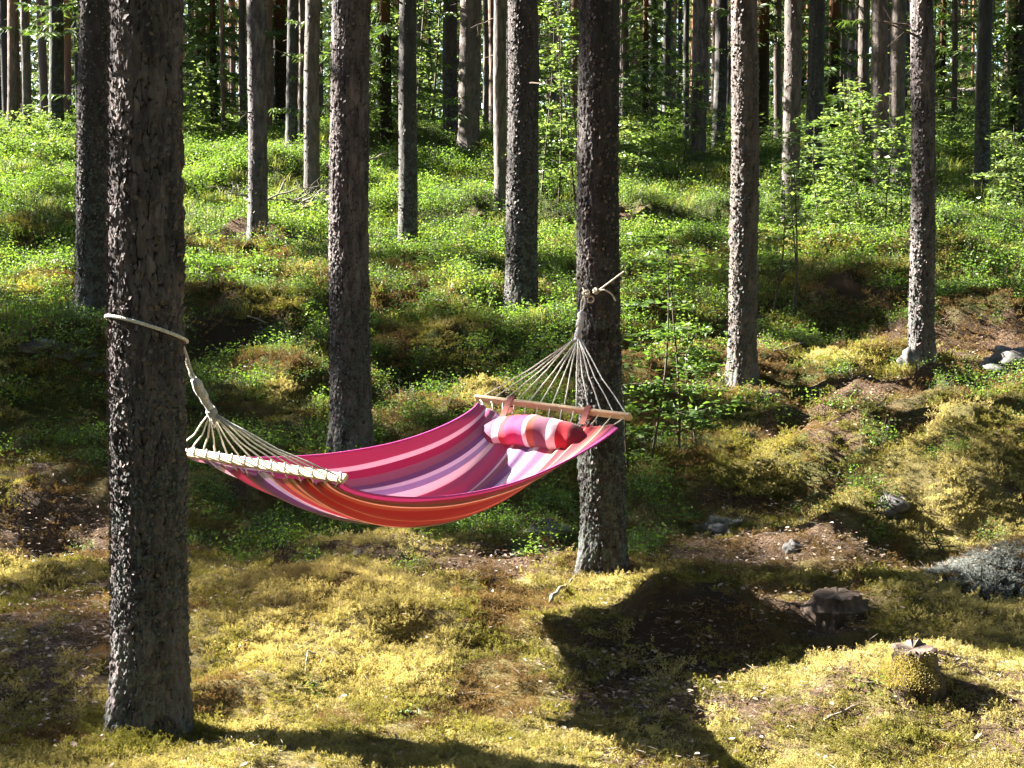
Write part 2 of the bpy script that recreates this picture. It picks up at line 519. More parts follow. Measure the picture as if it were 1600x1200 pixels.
# tree list: base u, v, width px, top u at v=0, material, detail class, label
TREES = [
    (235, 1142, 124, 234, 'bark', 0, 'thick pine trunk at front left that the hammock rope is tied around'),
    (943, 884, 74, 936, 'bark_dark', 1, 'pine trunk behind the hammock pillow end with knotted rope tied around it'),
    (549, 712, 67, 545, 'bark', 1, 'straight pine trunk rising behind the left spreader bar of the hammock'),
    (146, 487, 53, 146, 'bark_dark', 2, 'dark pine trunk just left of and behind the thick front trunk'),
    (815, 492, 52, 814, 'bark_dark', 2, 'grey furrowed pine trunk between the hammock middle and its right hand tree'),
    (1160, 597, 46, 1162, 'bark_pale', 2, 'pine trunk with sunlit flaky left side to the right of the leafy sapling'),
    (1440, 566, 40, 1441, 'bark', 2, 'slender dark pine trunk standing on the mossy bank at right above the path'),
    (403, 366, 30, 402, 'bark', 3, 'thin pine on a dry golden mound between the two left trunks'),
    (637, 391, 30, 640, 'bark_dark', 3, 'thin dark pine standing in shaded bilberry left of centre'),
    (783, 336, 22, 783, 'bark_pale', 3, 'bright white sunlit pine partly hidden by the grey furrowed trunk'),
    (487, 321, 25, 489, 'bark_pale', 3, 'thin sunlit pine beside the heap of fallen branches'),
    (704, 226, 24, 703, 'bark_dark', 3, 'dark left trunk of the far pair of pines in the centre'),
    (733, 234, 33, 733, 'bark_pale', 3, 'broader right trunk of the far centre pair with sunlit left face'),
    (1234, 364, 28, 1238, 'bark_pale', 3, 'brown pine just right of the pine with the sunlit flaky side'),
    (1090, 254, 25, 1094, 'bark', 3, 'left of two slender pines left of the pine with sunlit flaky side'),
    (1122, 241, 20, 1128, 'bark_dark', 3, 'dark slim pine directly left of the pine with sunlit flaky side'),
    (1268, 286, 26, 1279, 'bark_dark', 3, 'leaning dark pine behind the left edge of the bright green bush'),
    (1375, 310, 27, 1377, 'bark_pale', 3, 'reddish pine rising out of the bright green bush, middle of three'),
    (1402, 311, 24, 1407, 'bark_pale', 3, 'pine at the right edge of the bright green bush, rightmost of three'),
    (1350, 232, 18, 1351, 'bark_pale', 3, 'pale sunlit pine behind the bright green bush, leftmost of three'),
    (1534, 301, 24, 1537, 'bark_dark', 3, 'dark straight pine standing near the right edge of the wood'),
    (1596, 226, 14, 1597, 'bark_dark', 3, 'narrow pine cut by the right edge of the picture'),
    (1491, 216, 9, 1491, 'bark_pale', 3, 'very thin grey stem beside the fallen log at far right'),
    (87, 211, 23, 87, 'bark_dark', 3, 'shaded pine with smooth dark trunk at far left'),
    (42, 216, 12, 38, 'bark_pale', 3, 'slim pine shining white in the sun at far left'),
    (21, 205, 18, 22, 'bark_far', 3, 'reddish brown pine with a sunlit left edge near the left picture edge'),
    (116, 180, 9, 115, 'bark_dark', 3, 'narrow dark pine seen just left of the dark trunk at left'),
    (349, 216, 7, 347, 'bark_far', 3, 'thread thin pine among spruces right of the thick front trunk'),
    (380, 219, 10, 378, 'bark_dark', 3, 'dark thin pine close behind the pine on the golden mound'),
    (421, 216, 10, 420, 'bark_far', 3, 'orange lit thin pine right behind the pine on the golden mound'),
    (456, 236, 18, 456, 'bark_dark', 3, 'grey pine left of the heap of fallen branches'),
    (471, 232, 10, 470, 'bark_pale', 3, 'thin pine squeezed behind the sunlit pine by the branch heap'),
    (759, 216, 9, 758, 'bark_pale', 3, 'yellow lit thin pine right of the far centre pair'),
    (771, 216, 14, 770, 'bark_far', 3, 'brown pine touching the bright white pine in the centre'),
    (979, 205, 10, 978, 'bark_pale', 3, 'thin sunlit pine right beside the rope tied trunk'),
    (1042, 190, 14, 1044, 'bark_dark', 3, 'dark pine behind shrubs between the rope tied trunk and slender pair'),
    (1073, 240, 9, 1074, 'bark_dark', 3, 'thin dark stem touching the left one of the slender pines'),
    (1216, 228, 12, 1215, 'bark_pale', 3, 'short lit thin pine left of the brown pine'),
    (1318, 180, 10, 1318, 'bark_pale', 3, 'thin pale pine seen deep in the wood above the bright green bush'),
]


def trunk(local_top, r0, mat, det, seed, height):
    """trunk mesh in local coordinates (base at origin); local_top = x lean per metre"""
    cols, dz = {0: (230, .0055), 1: (150, .008), 2: (96, .014), 3: (36, .05)}[det]
    vis = {0: 2.9, 1: 3.9, 2: 4.6, 3: 6.5}[det]
    zs = np.concatenate([np.arange(-.25, vis, dz), np.linspace(vis, height, 40)])
    th = np.arange(cols) * 2 * math.pi / cols
    Z, TH = np.meshgrid(zs, th, indexing='ij')
    rad = r0 * (1 - .036 * np.clip(Z, 0, 99) ** .95)
    rad = np.maximum(rad, .02)
    flare = np.exp(-np.clip(Z + .04, 0, 9) / .14)
    rad = rad + r0 * flare * (.20 + .34 * np.clip(np.sin(TH * 3 + seed) + .4 * np.sin(TH * 5 + 2 * seed), 0, 2))
    rad = rad * (1 + .02 * np.sin(TH * 2 + Z * .7 + seed))
    u = TH * r0
    nu = max(6, round(2 * math.pi * r0 / .036)); k = nu / (2 * math.pi)
    wob = 1.15 * (fbm(np.cos(TH) * 3.2 + 9, np.sin(TH) * 3.2 + Z * 4.5, seed, 3) - .5)
    f1, fd, idr = cell(TH * k + wob, Z / .080 + 2.4 * fbm(np.cos(TH) * 4 + 7, np.sin(TH) * 4 + Z * 3, seed + 3, 3), nu, seed)
    nu2 = nu * 2; k2 = nu2 / (2 * math.pi)
    g1, gd, idr2 = cell(TH * k2 + wob * 2, Z / .04, nu2, seed + 1)
    up = sstep(1.0, 3.2, Z)
    amp = (.0085 * (1 - .55 * up)) * min(1, r0 / .11)
    pl = np.maximum(sstep(.02, .26, fd), .85 * sstep(.50, .62, fbm(np.cos(TH) * 5 + 3, np.sin(TH) * 5 + Z * 7, seed + 31, 3))); pl2 = sstep(.02, .3, gd)
    d = amp * (pl * (.55 + .45 * idr) - .6) + .0045 * (pl2 * (.4 + .6 * idr2) - .5)
    crumble = (fbm(TH * nu * .22, Z * 9, seed + 14, 4) - .5) * .016 + (vn(TH * cols * .23, Z * 75, seed + 8) - .5) * .010 + (vn(TH * cols * .11, Z * 40, seed + 9) - .5) * .008
    if det < 3:
        d = d + crumble * (1 - .72 * up) - .007
    knots = sstep(.80, .9, vn(TH * 1.3 + seed, Z * 1.7, seed + 20))
    d = d + knots * .012 * vn(TH * 20, Z * 30, seed)
    rad = rad + d
    wavex = .02 * np.sin(Z * .9 + seed) * sstep(0, 2, Z); wavey = .02 * np.sin(Z * .7 + seed * 2)
    X = rad * np.cos(TH) + local_top * Z + wavex; Y = rad * np.sin(TH) + wavey
    V = np.stack([X, Y, Z], -1).reshape(-1, 3)
    n = len(zs)
    i = np.arange(n - 1)[:, None] * cols; j = np.arange(cols)[None]; j2 = (j + 1) % cols
    Q = np.stack([i + j, i + j2, i + cols + j2, i + cols + j], -1).reshape(-1, 4)
    cv = (pl * .65 + pl2 * .35) if det < 3 else (.35 + .4 * pl)
    me = mesh('trunk', V, [Q], M[mat], True, None, {'crev': cv.ravel(), 'plate': idr.ravel()})
    return me


PINES = []     # dict: base, r, lean, empty
for (u, v, w, ut, mt, det, lab) in TREES:
    p = at(u, v)
    Y = p[1]
    r = w / 2 * Y / F
    pt = at_depth(ut, 0, Y)
    lean = (pt[0] - p[0]) / (pt[2] - p[2])
    PINES.append(dict(b=p, r=r, lean=lean, mat=mt, det=det, lab=lab, u=u, w=w))
for i, t in enumerate(PINES):
    if t['det'] < 3:
        print('TREE', i, [round(float(q), 2) for q in t['b']], 'D', round(2 * t['r'], 3))

# ------------------------------------------------------------------ ground
def zone(x, y):
    """0 golden moss, 1 green heath floor, 2 needle litter and peat"""
    a = fbm(x * .9, y * 1.1, 71, 4); b = fbm(x * 2.3, y * 2.6, 77, 4)
    green = sstep(8.6, 11.5, y + (a - .5) * 5)
    litter = sstep(.56, .66, b * .6 + a * .4)
    return green, litter


def spot(u, v):
    p = at(u, v); return (float(p[0]), float(p[1]))


# places where the floor is bare needle and leaf litter (path, hollows), metres
BARE = [(*spot(80, 850), .75, .5), (*spot(1330, 615), .8, .6), (*spot(1265, 650), .4, .4), (*spot(1410, 592), .5, .3), (*spot(1490, 560), .6, .35), (*spot(1575, 530), .5, .4), (*spot(1385, 525), .5, .3), (*spot(780, 880), .8, .4), (*spot(1180, 880), .7, .5), (*spot(1230, 960), .5, .35), (*spot(1530, 880), .5, .3),
        (*spot(60, 1000), .6, .9), (*spot(1000, 1080), .45, .6), (*spot(1150, 1050), .3, .3), (*spot(1430, 520), .5, .5), (*spot(330, 372), .7, .5), (*spot(740, 348), .6, .4), (*spot(950, 330), .5, .5), (*spot(430, 365), .5, .4),]
PEAT = [(*spot(370, 530), .55, .35), (*spot(1075, 985), .40, .30), (*spot(1300, 450), .5, .3), (*spot(600, 500), .3, .2), (*spot(1050, 480), .4, .3)]


def blobs(L, x, y):
    r = np.zeros(np.shape(x))
    jx = x + .5 * (fbm(x * 3, y * 3, 91, 3) - .5); jy = y + .5 * (fbm(x * 3, y * 3, 95, 3) - .5)
    for (mx, my, rx, ry) in L:
        r = np.maximum(r, np.exp(-(((jx - mx) / rx) ** 2 + ((jy - my) / ry) ** 2) ** 1.3))
    return r


def ground_mat():
    m, nt, out = newmat('forest_floor')
    g = nd(nt, 'ShaderNodeNewGeometry').outputs['Position']
    n1 = noise(nt, 1.7, 5, .62, g); n2 = noise(nt, 13, 6, .7, g); n3 = noise(nt, 70, 5, .75, g); n4 = noise(nt, 230, 3, .7, g)
    gold = ramp(nt, n2, [(.3, (.09, .08, .03)), (.5, (.20, .165, .065)), (.72, (.32, .26, .12))])
    green = ramp(nt, n2, [(.3, (.03, .04, .012)), (.55, (.065, .08, .02)), (.75, (.13, .12, .035))])
    brown = ramp(nt, n3, [(.3, (.035, .022, .014)), (.5, (.10, .065, .042)), (.66, (.20, .14, .10)), (.8, (.36, .28, .22))])
    col = mixc(nt, attr(nt, 'green'), gold, green)
    col = mixc(nt, ramp(nt, math_(nt, 'ADD', attr(nt, 'litter'), math_(nt, 'MULTIPLY', math_(nt, 'SUBTRACT', n2, .5), .8)), [(.35, (0, 0, 0)), (.7, (1, 1, 1))]), col, brown)
    col = mixc(nt, attr(nt, 'peat'), col, (.05, .033, .022))
    col = mixc(nt, ramp(nt, n3, [(.3, (.55, .55, .55)), (.55, (0, 0, 0))]), col, (.03, .02, .01))
    h = math_(nt, 'ADD', math_(nt, 'MULTIPLY', n3, 1.0), math_(nt, 'MULTIPLY', n4, .5))
    b = bsdf(nt, col, .95, bump(nt, h, 1.0, .03), .1)
    nt.links.new(b.outputs[0], out.inputs[0])
    return m


def grid_quads(nr, nc):
    i = np.arange(nr - 1)[:, None] * nc; j = np.arange(nc - 1)[None]
    return np.stack([i + j, i + j + 1, i + nc + j + 1, i + nc + j], -1).reshape(-1, 4)


_g, _l = zone(GX, GY)
_ba = blobs(BARE, GX, GY); _pe = blobs(PEAT, GX, GY)
gme = mesh('forest_floor', np.stack([GX, GY, GZ], -1).reshape(-1, 3), [grid_quads(*GX.shape)], ground_mat(), True, None,
           {'green': _g.ravel(), 'litter': np.maximum(_l * .7, _ba).ravel(), 'peat': _pe.ravel()})
tag(obj('ground', gme), kind='structure')

# ------------------------------------------------------------------ pines
# plan of the sunny openings: rows are distances in metres, columns are bearings x/y; 9 open, 0 closed
SUN_Y = [36, 23, 19.3, 14.3, 12.2, 10.6, 9.2, 8.0, 7.0, 6.1, 5.3, 4.6]
SUN_T = [(c * 100 + 50 - 800) / F for c in range(16)]
SUNNY = ["4354333465345467",
         "7555623654747858",
         "8456985687478879",
         "3213345532335437",
         "4411312223456998",
         "2233443433447999",
         "6633332321234699",
         "6322111100111131",
         "0013666669953343",
         "0069998589999999",
         "2699999999999999",
         "9999999999999999"]
SUNG = np.array([[int(c) for c in r] for r in SUNNY]) / 9.0


def sunny(x, y):
    t = np.clip(np.interp(x / np.maximum(y, .5), SUN_T, np.arange(16.0)), 0, 15)
    k = np.clip(np.interp(-np.asarray(y), -np.array(SUN_Y, float), np.arange(12.0)), 0, 11)
    t0 = np.minimum(t.astype(int), 14); k0 = np.minimum(k.astype(int), 10)
    ft = t - t0; fk = k - k0
    return (SUNG[k0, t0] * (1 - ft) + SUNG[k0, t0 + 1] * ft) * (1 - fk) + (SUNG[k0 + 1, t0] * (1 - ft) + SUNG[k0 + 1, t0 + 1] * ft) * fk


_sxy = SD[:2] / SD[2]


def shadow_of(P):
    """where on the ground the shadow of points P falls"""
    P = np.atleast_2d(P)
    z = np.full(len(P), 0.5)
    for _ in range(8):
        h = P[:, 2] - z
        x = P[:, 0] - _sxy[0] * h; y = P[:, 1] - _sxy[1] * h
        z = .5 * z + .5 * H0(x, y)
    return x, y


# the pattern of light wanted on the floor and on the near trunks (seen along the sun's direction)
_e1 = np.array([SD[1], -SD[0], 0.0]); _e1 /= np.linalg.norm(_e1); _e2 = np.cross(SD, _e1)
_n = 34000
_y = 4.3 * (36 / 4.3) ** rng.random(_n)
_x = rng.uniform(-.40, .40, _n) * (_y + .8)
_u = np.clip((fbm(_x * 1.5, _y * 1.1, 201, 3) - .5) / .40 + .5, .02, .98)
WANT = sunny(_x, _y) > _u * np.interp(_y, [8, 10, 25], [1, .9, .78])
WP = np.stack([_x, _y, H0(_x, _y) + .1], -1)


def _extra(P, want):
    global WP, WANT
    WP = np.vstack([WP, P]); WANT = np.concatenate([WANT, np.full(len(P), want)])


def _col(i, z0, z1, want, n=60):
    t = PINES[i]; z = rng.uniform(z0, z1, n)
    _extra(np.stack([t['b'][0] + t['lean'] * z - t['r'] + 0 * z, t['b'][1] + rng.uniform(-.1, .1, n), t['b'][2] + z], -1), want)


_col(0, 1.45, 3.2, True, 160); _col(0, .0, 1.15, False, 90)
_col(1, .2, 3.6, False, 100); _col(2, 2.0, 4.0, True, 90); _col(2, .7, 1.3, True, 40); _col(2, 0, .6, False, 40)
_col(3, .0, 2.0, False); _col(4, 0, 4, False, 90); _col(5, 0, 4.5, True, 110); _col(6, 0, 2.6, False, 60); _col(7, 2, 5, True, 60)
for i in (9, 10, 12, 13, 17, 18, 19, 24): _col(i, .5, 7, True, 40)
_h = rng.random((500, 2))
_a, _b = np.array([-1.0, 5.8, .6]), np.array([.2, 7.9, .65])
_extra(_a + (_b - _a) * _h[:, :1] + np.stack([(_h[:, 1] - .5) * .9, -(_h[:, 1] - .5) * .5, np.zeros(500)], -1), True)
LIT = np.ones(len(WP), bool)
WQ = np.stack([WP @ _e1, WP @ _e2], -1)


def trunk_cover(b, r):
    """which points a bare trunk of radius r at b shades"""
    dx = WP[:, 0] - b[0]; dy = WP[:, 1] - b[1]
    h2 = unit2(SD[:2]); along = -(dx * h2[0] + dy * h2[1]); perp = np.abs(dx * h2[1] - dy * h2[0])
    return (perp < r) & (along > .25) & (along * SD[2] / math.hypot(SD[0], SD[1]) + WP[:, 2] < b[2] + 15)


def unit2(v): return v / np.hypot(v[0], v[1])


for t in PINES: LIT &= ~trunk_cover(t['b'], t['r'])
side = [(-17.5, 11.9)]  # unseen pines left of the view, placed to cast shade on the clearing
for a_, b_ in side: LIT &= ~trunk_cover((a_, b_, 2), .12)
for k in range(2500):
    if len(side) >= 46: break
    y = rng.uniform(6, 62); x = rng.uniform(-36, -.42 * y - 1.2)
    if x < -2 - .6 * y - 20: continue
    if not all((x - a) ** 2 + (y - b) ** 2 > 6 for a, b in side): continue
    c = trunk_cover((x, y, 2), .12) & LIT
    if c.sum() > 4 and WANT[c].mean() > (.42 if WP[c, 1].min() > 6.5 else .30): continue
    LIT &= ~c
    side.append((x, y))
lab_side = 'tall bare stemmed pine outside the view at left, placed for its shade'
for (x, y) in side:
    z = float(H(np.array([x]), np.array([y]))[0])
    PINES.append(dict(b=np.array([x, y, z]), r=rng.uniform(.11, .15), lean=rng.normal() * .01, mat='bark_far', det=9, lab=lab_side, u=-1, w=0))
# thin pines far back in the wood
lab_far = 'thin pine trunk among many alike deep in the far wood'
nfar = 0
for k in range(6000):
    if nfar >= 215: break
    y = rng.uniform(29, 74) if k % 3 else rng.uniform(32, 50)
    x = rng.uniform(-.40, .40) * y
    if any((x - t['b'][0]) ** 2 + (y - t['b'][1]) ** 2 < 1.1 for t in PINES): continue
    ub = 800 + F * x / y
    if 1460 < ub < 1520 and y < 50 and rng.random() < .8: continue
    z = float(H(np.array([x]), np.array([y]))[0])
    PINES.append(dict(b=np.array([x, y, z]), r=rng.uniform(.06, .15), lean=rng.normal() * .012, mat='bark_far', det=9, lab=lab_far, u=-2, w=0))
    nfar += 1
# unseen pines added right of and behind the view to cut skylight
_rb = [(6.5, 9.5), (9, 14), (8.4, 5), (11, 20), (4.5, -4), (-3, -5), (13, 27), (.5, -9), (2.5, -1.8), (-2.6, -.5)]
for k in range(900):
    if len(_rb) >= 62: break
    x, y = rng.uniform(-22, 24), rng.uniform(-18, 34)
    if y > 2.4 and x < .45 * y + 2.2: continue
    if x * x + y * y < 5: continue
    if all((x - a) ** 2 + (y - b) ** 2 > 7 for a, b in _rb): _rb.append((x, y))
for (x, y) in _rb:
    z = float(H(np.array([x]), np.array([y]))[0])
    PINES.append(dict(b=np.array([x, y, z]), r=.13, lean=0.0, mat='bark_far', det=9, lab='unseen pine added right of or behind the view to dim skylight', u=-3, w=0))

# crown tufts: sample the ground that should be shaded, go up towards the sun, hang a tuft on the nearest pine
tufts = {i: [] for i in range(len(PINES))}
pb = np.array([t['b'][:2] for t in PINES]); pl_ = np.array([t['lean'] for t in PINES])
# crown of every pine, thickened against skylight, with gaps cut for wanted sun
def cover(c, r):
    r = r * 1.12
    return ((WQ[:, 0] - c @ _e1) ** 2 + (WQ[:, 1] - c @ _e2) ** 2 < r * r) & (WP @ SD < c @ SD)


for i, t in enumerate(PINES):
    n = (60 if t['b'][1] < 24 else 34) if t['u'] != -2 else 14
    if t['u'] == -3: n = 46
    z = rng.uniform(8.5, 17, n); rr = rng.uniform(.3, 2.7, n) * np.interp(z, [8.5, 12, 17], [.8, 1.1, .4]); an = rng.uniform(0, 6.28, n)
    P = np.stack([t['b'][0] + t['lean'] * z + rr * np.cos(an), t['b'][1] + rr * np.sin(an), t['b'][2] + z], -1)
    for p in P:
        r = .32 + .25 * rng.random() if t['u'] != -3 else .75
        if t['u'] != -2 or p[0] < 0:
            c = cover(p, r)
            if c.sum() and WANT[c].mean() > .25: continue
            LIT &= ~c
        tufts[i].append((p, r))
# more tufts wherever shade is wanted and light still gets through
_order = rng.permutation(len(WP)); _added = 0
for i in _order:
    if not LIT[i] or WANT[i]: continue
    done = False
    for r in (.55, .38, .26):
        off = rng.normal(size=2) * r * .3
        cq = WP[i] + _e1 * off[0] + _e2 * off[1]
        c = ((WQ[:, 0] - cq @ _e1) ** 2 + (WQ[:, 1] - cq @ _e2) ** 2 < r * r) & LIT
        if WANT[c].mean() < (.24 if r > .3 else .32): done = True; break
    if not done: continue
    hs = np.linspace(7.5, 16.5, 19) + rng.uniform(-.3, .3)
    P = cq[None] + SD[None] * ((hs[:, None]) / SD[2])
    d = np.sqrt(((P[:, None, :2] - pb[None]) ** 2).sum(-1)) + np.where(P[:, 2][:, None] > 18.5, 9, 0)
    j = np.unravel_index(np.argmin(d), d.shape)
    if d[j] < 4.4:
        p = P[j[0]]; c = cover(p, r * .95); LIT &= ~c; _added += 1
        tufts[int(j[1])].append((p, r))
# a few more pines outside the view where nothing stood near enough to give the shade
_new = 0
_cand = rng.permutation(np.nonzero(LIT & ~WANT & (WP[:, 1] < 13))[0])
_pri = (WP[_cand, 0] < -1.1) & (WP[_cand, 1] > 5.7) & (WP[_cand, 1] < 9)
for i in np.concatenate([_cand[_pri], _cand[~_pri]])[:1500]:
    if _new >= 12: break
    if not LIT[i]: continue
    h = rng.uniform(8.5, 13.5); p = WP[i] + SD * (h / SD[2])
    for _t in range(6):
        x, y = p[0] + rng.uniform(-1.6, 1.6), p[1] + rng.uniform(-1.6, 1.6)
        if x > -.42 * y - 1: continue
        if np.min((pb[:, 0] - x) ** 2 + (pb[:, 1] - y) ** 2) < 1.5: continue
        c = trunk_cover((x, y, 2), .12) & LIT
        if c.sum() > 6 and WANT[c].mean() > (.22 if not (WP[i, 0] < -1.1 and 5.7 < WP[i, 1] < 9) else .36): continue
        z = float(H(np.array([x]), np.array([y]))[0])
        PINES.append(dict(b=np.array([x, y, z]), r=.12, lean=0.0, mat='bark_far', det=9, lab=lab_side, u=-1, w=0))
        tufts[len(PINES) - 1] = []; pb = np.vstack([pb, [[x, y]]]); LIT &= ~c; _new += 1
        for j in np.nonzero(LIT & ~WANT)[0]:
            if not LIT[j]: continue
            for r in (.55, .38):
                c2 = ((WQ[:, 0] - WQ[j, 0]) ** 2 + (WQ[:, 1] - WQ[j, 1]) ** 2 < r * r) & LIT
                if WANT[c2].mean() < .24: break
            else: continue
            hs = np.linspace(7.5, 15.5, 17); P = WP[j][None] + SD[None] * (hs[:, None] / SD[2])
            d = np.hypot(P[:, 0] - x, P[:, 1] - y); k = int(np.argmin(d))
            if d[k] < 3.2:
                tufts[len(PINES) - 1].append((P[k], r)); LIT &= ~cover(P[k], r * .95)
        break
print('new', _new)
print('tufts added', _added, 'unwanted light', (LIT & ~WANT).sum(), 'wanted', WANT.sum(), 'got', (LIT & WANT).sum(), 'of', len(WANT))


def crown(t, L, quick):
    mb = MB()
    b = t['b']
    for (p, r) in L:
        q = np.array(p) - b
        s = np.array([t['lean'] * q[2], 0, q[2] - rng.uniform(.1, .7)])
        md = (s + q) / 2 + np.array([0, 0, rng.uniform(-.05, .15)])
        mb.tube([s, md, q], [.03, .018, .008], 4, 1, False)
        n = int(95 * (min(r, .6) / .45) ** 1.6) + 12 if not quick else 30
        d = rng.normal(size=(n, 3)); d /= np.linalg.norm(d, axis=1)[:, None]
        cc = q[None] + d * (r * rng.random((n, 1)) ** .5) * np.array([1, 1, .6])
        mb.leaves(cc - d * .06, rng.uniform(.16, .30, n) * (1.5 if quick else 2.0 if r > .7 else 1), .085 * (1.5 if quick else 2.6 if r > .7 else 1), 0, dirs=d)
    return mb.build('crown', [M['needles'], M['twig']], False)


def simple_trunk(mat):
    cols = 12; zs = np.linspace(-.3, 17, 46); th = np.arange(cols) * 2 * math.pi / cols
    Z, TH = np.meshgrid(zs, th, indexing='ij')
    rad = (1 - .045 * np.clip(Z, 0, 99)) + .35 * np.exp(-np.clip(Z, 0, 9) / .2) + .05 * (vn(TH * 2, Z * 3, 5) - .5)
    X = rad * np.cos(TH) ; Y = rad * np.sin(TH)
    j = np.arange(cols)[None]; j2 = (j + 1) % cols; i = np.arange(len(zs) - 1)[:, None] * cols
    Q = np.stack([i + j, i + j2, i + cols + j2, i + cols + j], -1).reshape(-1, 4)
    return mesh('trunk', np.stack([X, Y, Z], -1).reshape(-1, 3), [Q], mat, True, None, {'crev': np.full(X.size, .6), 'plate': vn(TH * 2, Z * 2, 3).ravel()})


FAR_TR = [simple_trunk(M['bark_far']), simple_trunk(M['bark_pale']), simple_trunk(M['bark_dark'])]


def dead_branches(t, n, zr):
    """short dead branch stubs on the bare trunk"""
    for k in range(n):
        mb = MB()
        z = rng.uniform(*zr); an = rng.uniform(0, 6.28); L = rng.uniform(.12, .62)
        r0 = t['r'] * (1 - .036 * z)
        a = np.array([t['lean'] * z + r0 * .8 * math.cos(an), r0 * .8 * math.sin(an), z])
        dr = np.array([math.cos(an), math.sin(an), rng.uniform(-.5, .25)])
        P = [a + dr * L * s + np.array([0, 0, -.12 * s * s * L]) + rng.normal(size=3) * .012 * s for s in (0, .25, .5, .75, 1)]
        mb.tube(P, np.linspace(.011, .003, 5), 5)
        if L > .4:
            for s in (1, 2, 3):
                q = P[s]; e = q + (dr + rng.normal(size=3) * .6) * L * .35
                mb.tube([q, (q + e) / 2, e], [.004, .003, .0015], 4)
        obj('dead_branch', mb.build('dead_branch', M['stumpwood']), t['e'])


for i, t in enumerate(PINES):
    g = {-3: 'unseen pines added right of and behind the view', -1: 'unseen pines placed to shade the clearing', -2: 'thin pines deep in the far wood'}.get(t['u'], 'pines of the hammock grove')
    t['e'] = thing('pine_tree', t['b'], t['lab'], 'tree', g)
    if t['det'] < 9:
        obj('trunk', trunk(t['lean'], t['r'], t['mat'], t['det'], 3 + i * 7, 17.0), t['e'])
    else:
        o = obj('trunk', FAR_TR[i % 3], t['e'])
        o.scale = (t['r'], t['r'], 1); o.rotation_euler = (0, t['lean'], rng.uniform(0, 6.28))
    if tufts[i]:
        tag(obj('crown', crown(t, tufts[i], t['u'] == -2), t['e']), kind='stuff')
for i, (n, a, b) in {3: (4, 2.2, 3.6), 4: (3, 1.7, 3.6), 6: (4, 1.5, 3.8), 7: (5, 1, 4.5), 8: (4, 1, 4.5), 10: (7, 1, 5), 11: (3, 1, 5), 12: (5, 1.5, 5), 13: (5, .8, 5), 15: (3, 1, 5), 16: (3, 1, 5), 17: (6, 2, 5.5), 18: (6, 1.5, 5.5), 19: (5, 1, 6), 20: (4, 1, 5),
                     23: (5, 1, 5), 24: (4, 1, 5), 25: (5, 1, 5), 30: (5, 1, 5), 31: (4, 1, 5), 9: (5, 2, 5)}.items():
    dead_branches(PINES[i], n, (a, b))
far_i = [i for i, t in enumerate(PINES) if t['u'] == -2]
for i in far_i[:50]:
    dead_branches(PINES[i], 3, (1, 7))


def flakes(t, n, zr, size, name, mat, lift=.010, bias=None):
    seed = 3 + [q is t for q in PINES].index(True) * 7
    """curled bark scales or lichen crusts standing off the trunk"""
    mb = MB()
    z = rng.uniform(zr[0], zr[1], n); an = rng.uniform(math.pi * .95, 2.05 * math.pi, n)
    if bias is not None:
        k = rng.random(n) < bias; an[k] = rng.uniform(math.pi * 1.0, math.pi * 1.42, k.sum())
    r0 = t['r'] * (1 - .036 * np.clip(z, 0, 99) ** .95) + rng.uniform(0, lift, n) - .011
    P = np.stack([t['lean'] * z + r0 * np.cos(an) + .02 * np.sin(z * .9 + seed) * sstep(0, 2, z), r0 * np.sin(an) + .02 * np.sin(z * .7 + seed * 2), z], -1)
    nrm = np.stack([np.cos(an), np.sin(an), np.zeros(n)], -1)
    tan = np.stack([-np.sin(an), np.cos(an), np.zeros(n)], -1)
    up = np.array([0, 0, 1.0])
    a1 = rng.uniform(-1.2, 1.2, n)[:, None]
    e1 = tan * np.cos(a1) + up * np.sin(a1); e2 = -tan * np.sin(a1) + up * np.cos(a1)
    s = size * rng.uniform(.4, 1.3, n)[:, None]
    c = rng.uniform(.15, .75, n)[:, None]
    V = np.stack([P - e1 * s * .5, P - e2 * s * .7 - nrm * s * .05, P + e1 * s * .5 + nrm * s * c, P + e2 * s * .8 + nrm * s * c * .8, P + nrm * s * .12], 1).reshape(-1, 3)
    b = np.arange(n)[:, None] * 5
    T = np.concatenate([b + [0, 1, 4], b + [1, 2, 4], b + [2, 3, 4], b + [3, 0, 4]])
    mb.add(V, T, None, 0, np.repeat(rng.random(n), 5))
    tag(obj(name, mb.build(name, M[mat], False), t['e']), kind='stuff')


flakes(PINES[0], 1500, (.9, 2.95), .017, 'bark_flakes', 'flake', .014, .45)
flakes(PINES[0], 1500, (.4, 1.6), .0125, 'bark_scales', 'flake', .014, .4)
flakes(PINES[0], 2600, (0.02, 1.25), .011, 'lichen', 'lichen', .014)
flakes(PINES[1], 2000, (.2, 4.0), .014, 'bark_flakes', 'flake', .014, .3)
flakes(PINES[1], 900, (.0, 1.0), .013, 'lichen', 'lichen', .012)
flakes(PINES[2], 2200, (.3, 4.4), .015, 'bark_flakes', 'flake', .014, .5)
flakes(PINES[2], 700, (.0, 1.2), .014, 'lichen', 'lichen', .012)
for i in (3, 4, 5, 6):
    flakes(PINES[i], 1500, (.1, 4.6), .018, 'bark_flakes', 'flake', .016, .5)
    flakes(PINES[i], 500, (.0, 1.6), .017, 'lichen', 'lichen', .014)
for i in (7, 8, 10, 12, 13, 16, 17, 18):
    flakes(PINES[i], 600, (.2, 6.2), .024, 'bark_flakes', 'flake', .012, .5)

# ------------------------------------------------------------------ instanced ground cover (nobody could count it)
def proto_set(name, meshes):
    col = bpy.data.collections.new(name)
    for k, me in enumerate(meshes):
        o = bpy.data.objects.new(f'{name}_{"abcdefgh"[k]}', me); col.objects.link(o)
    return col


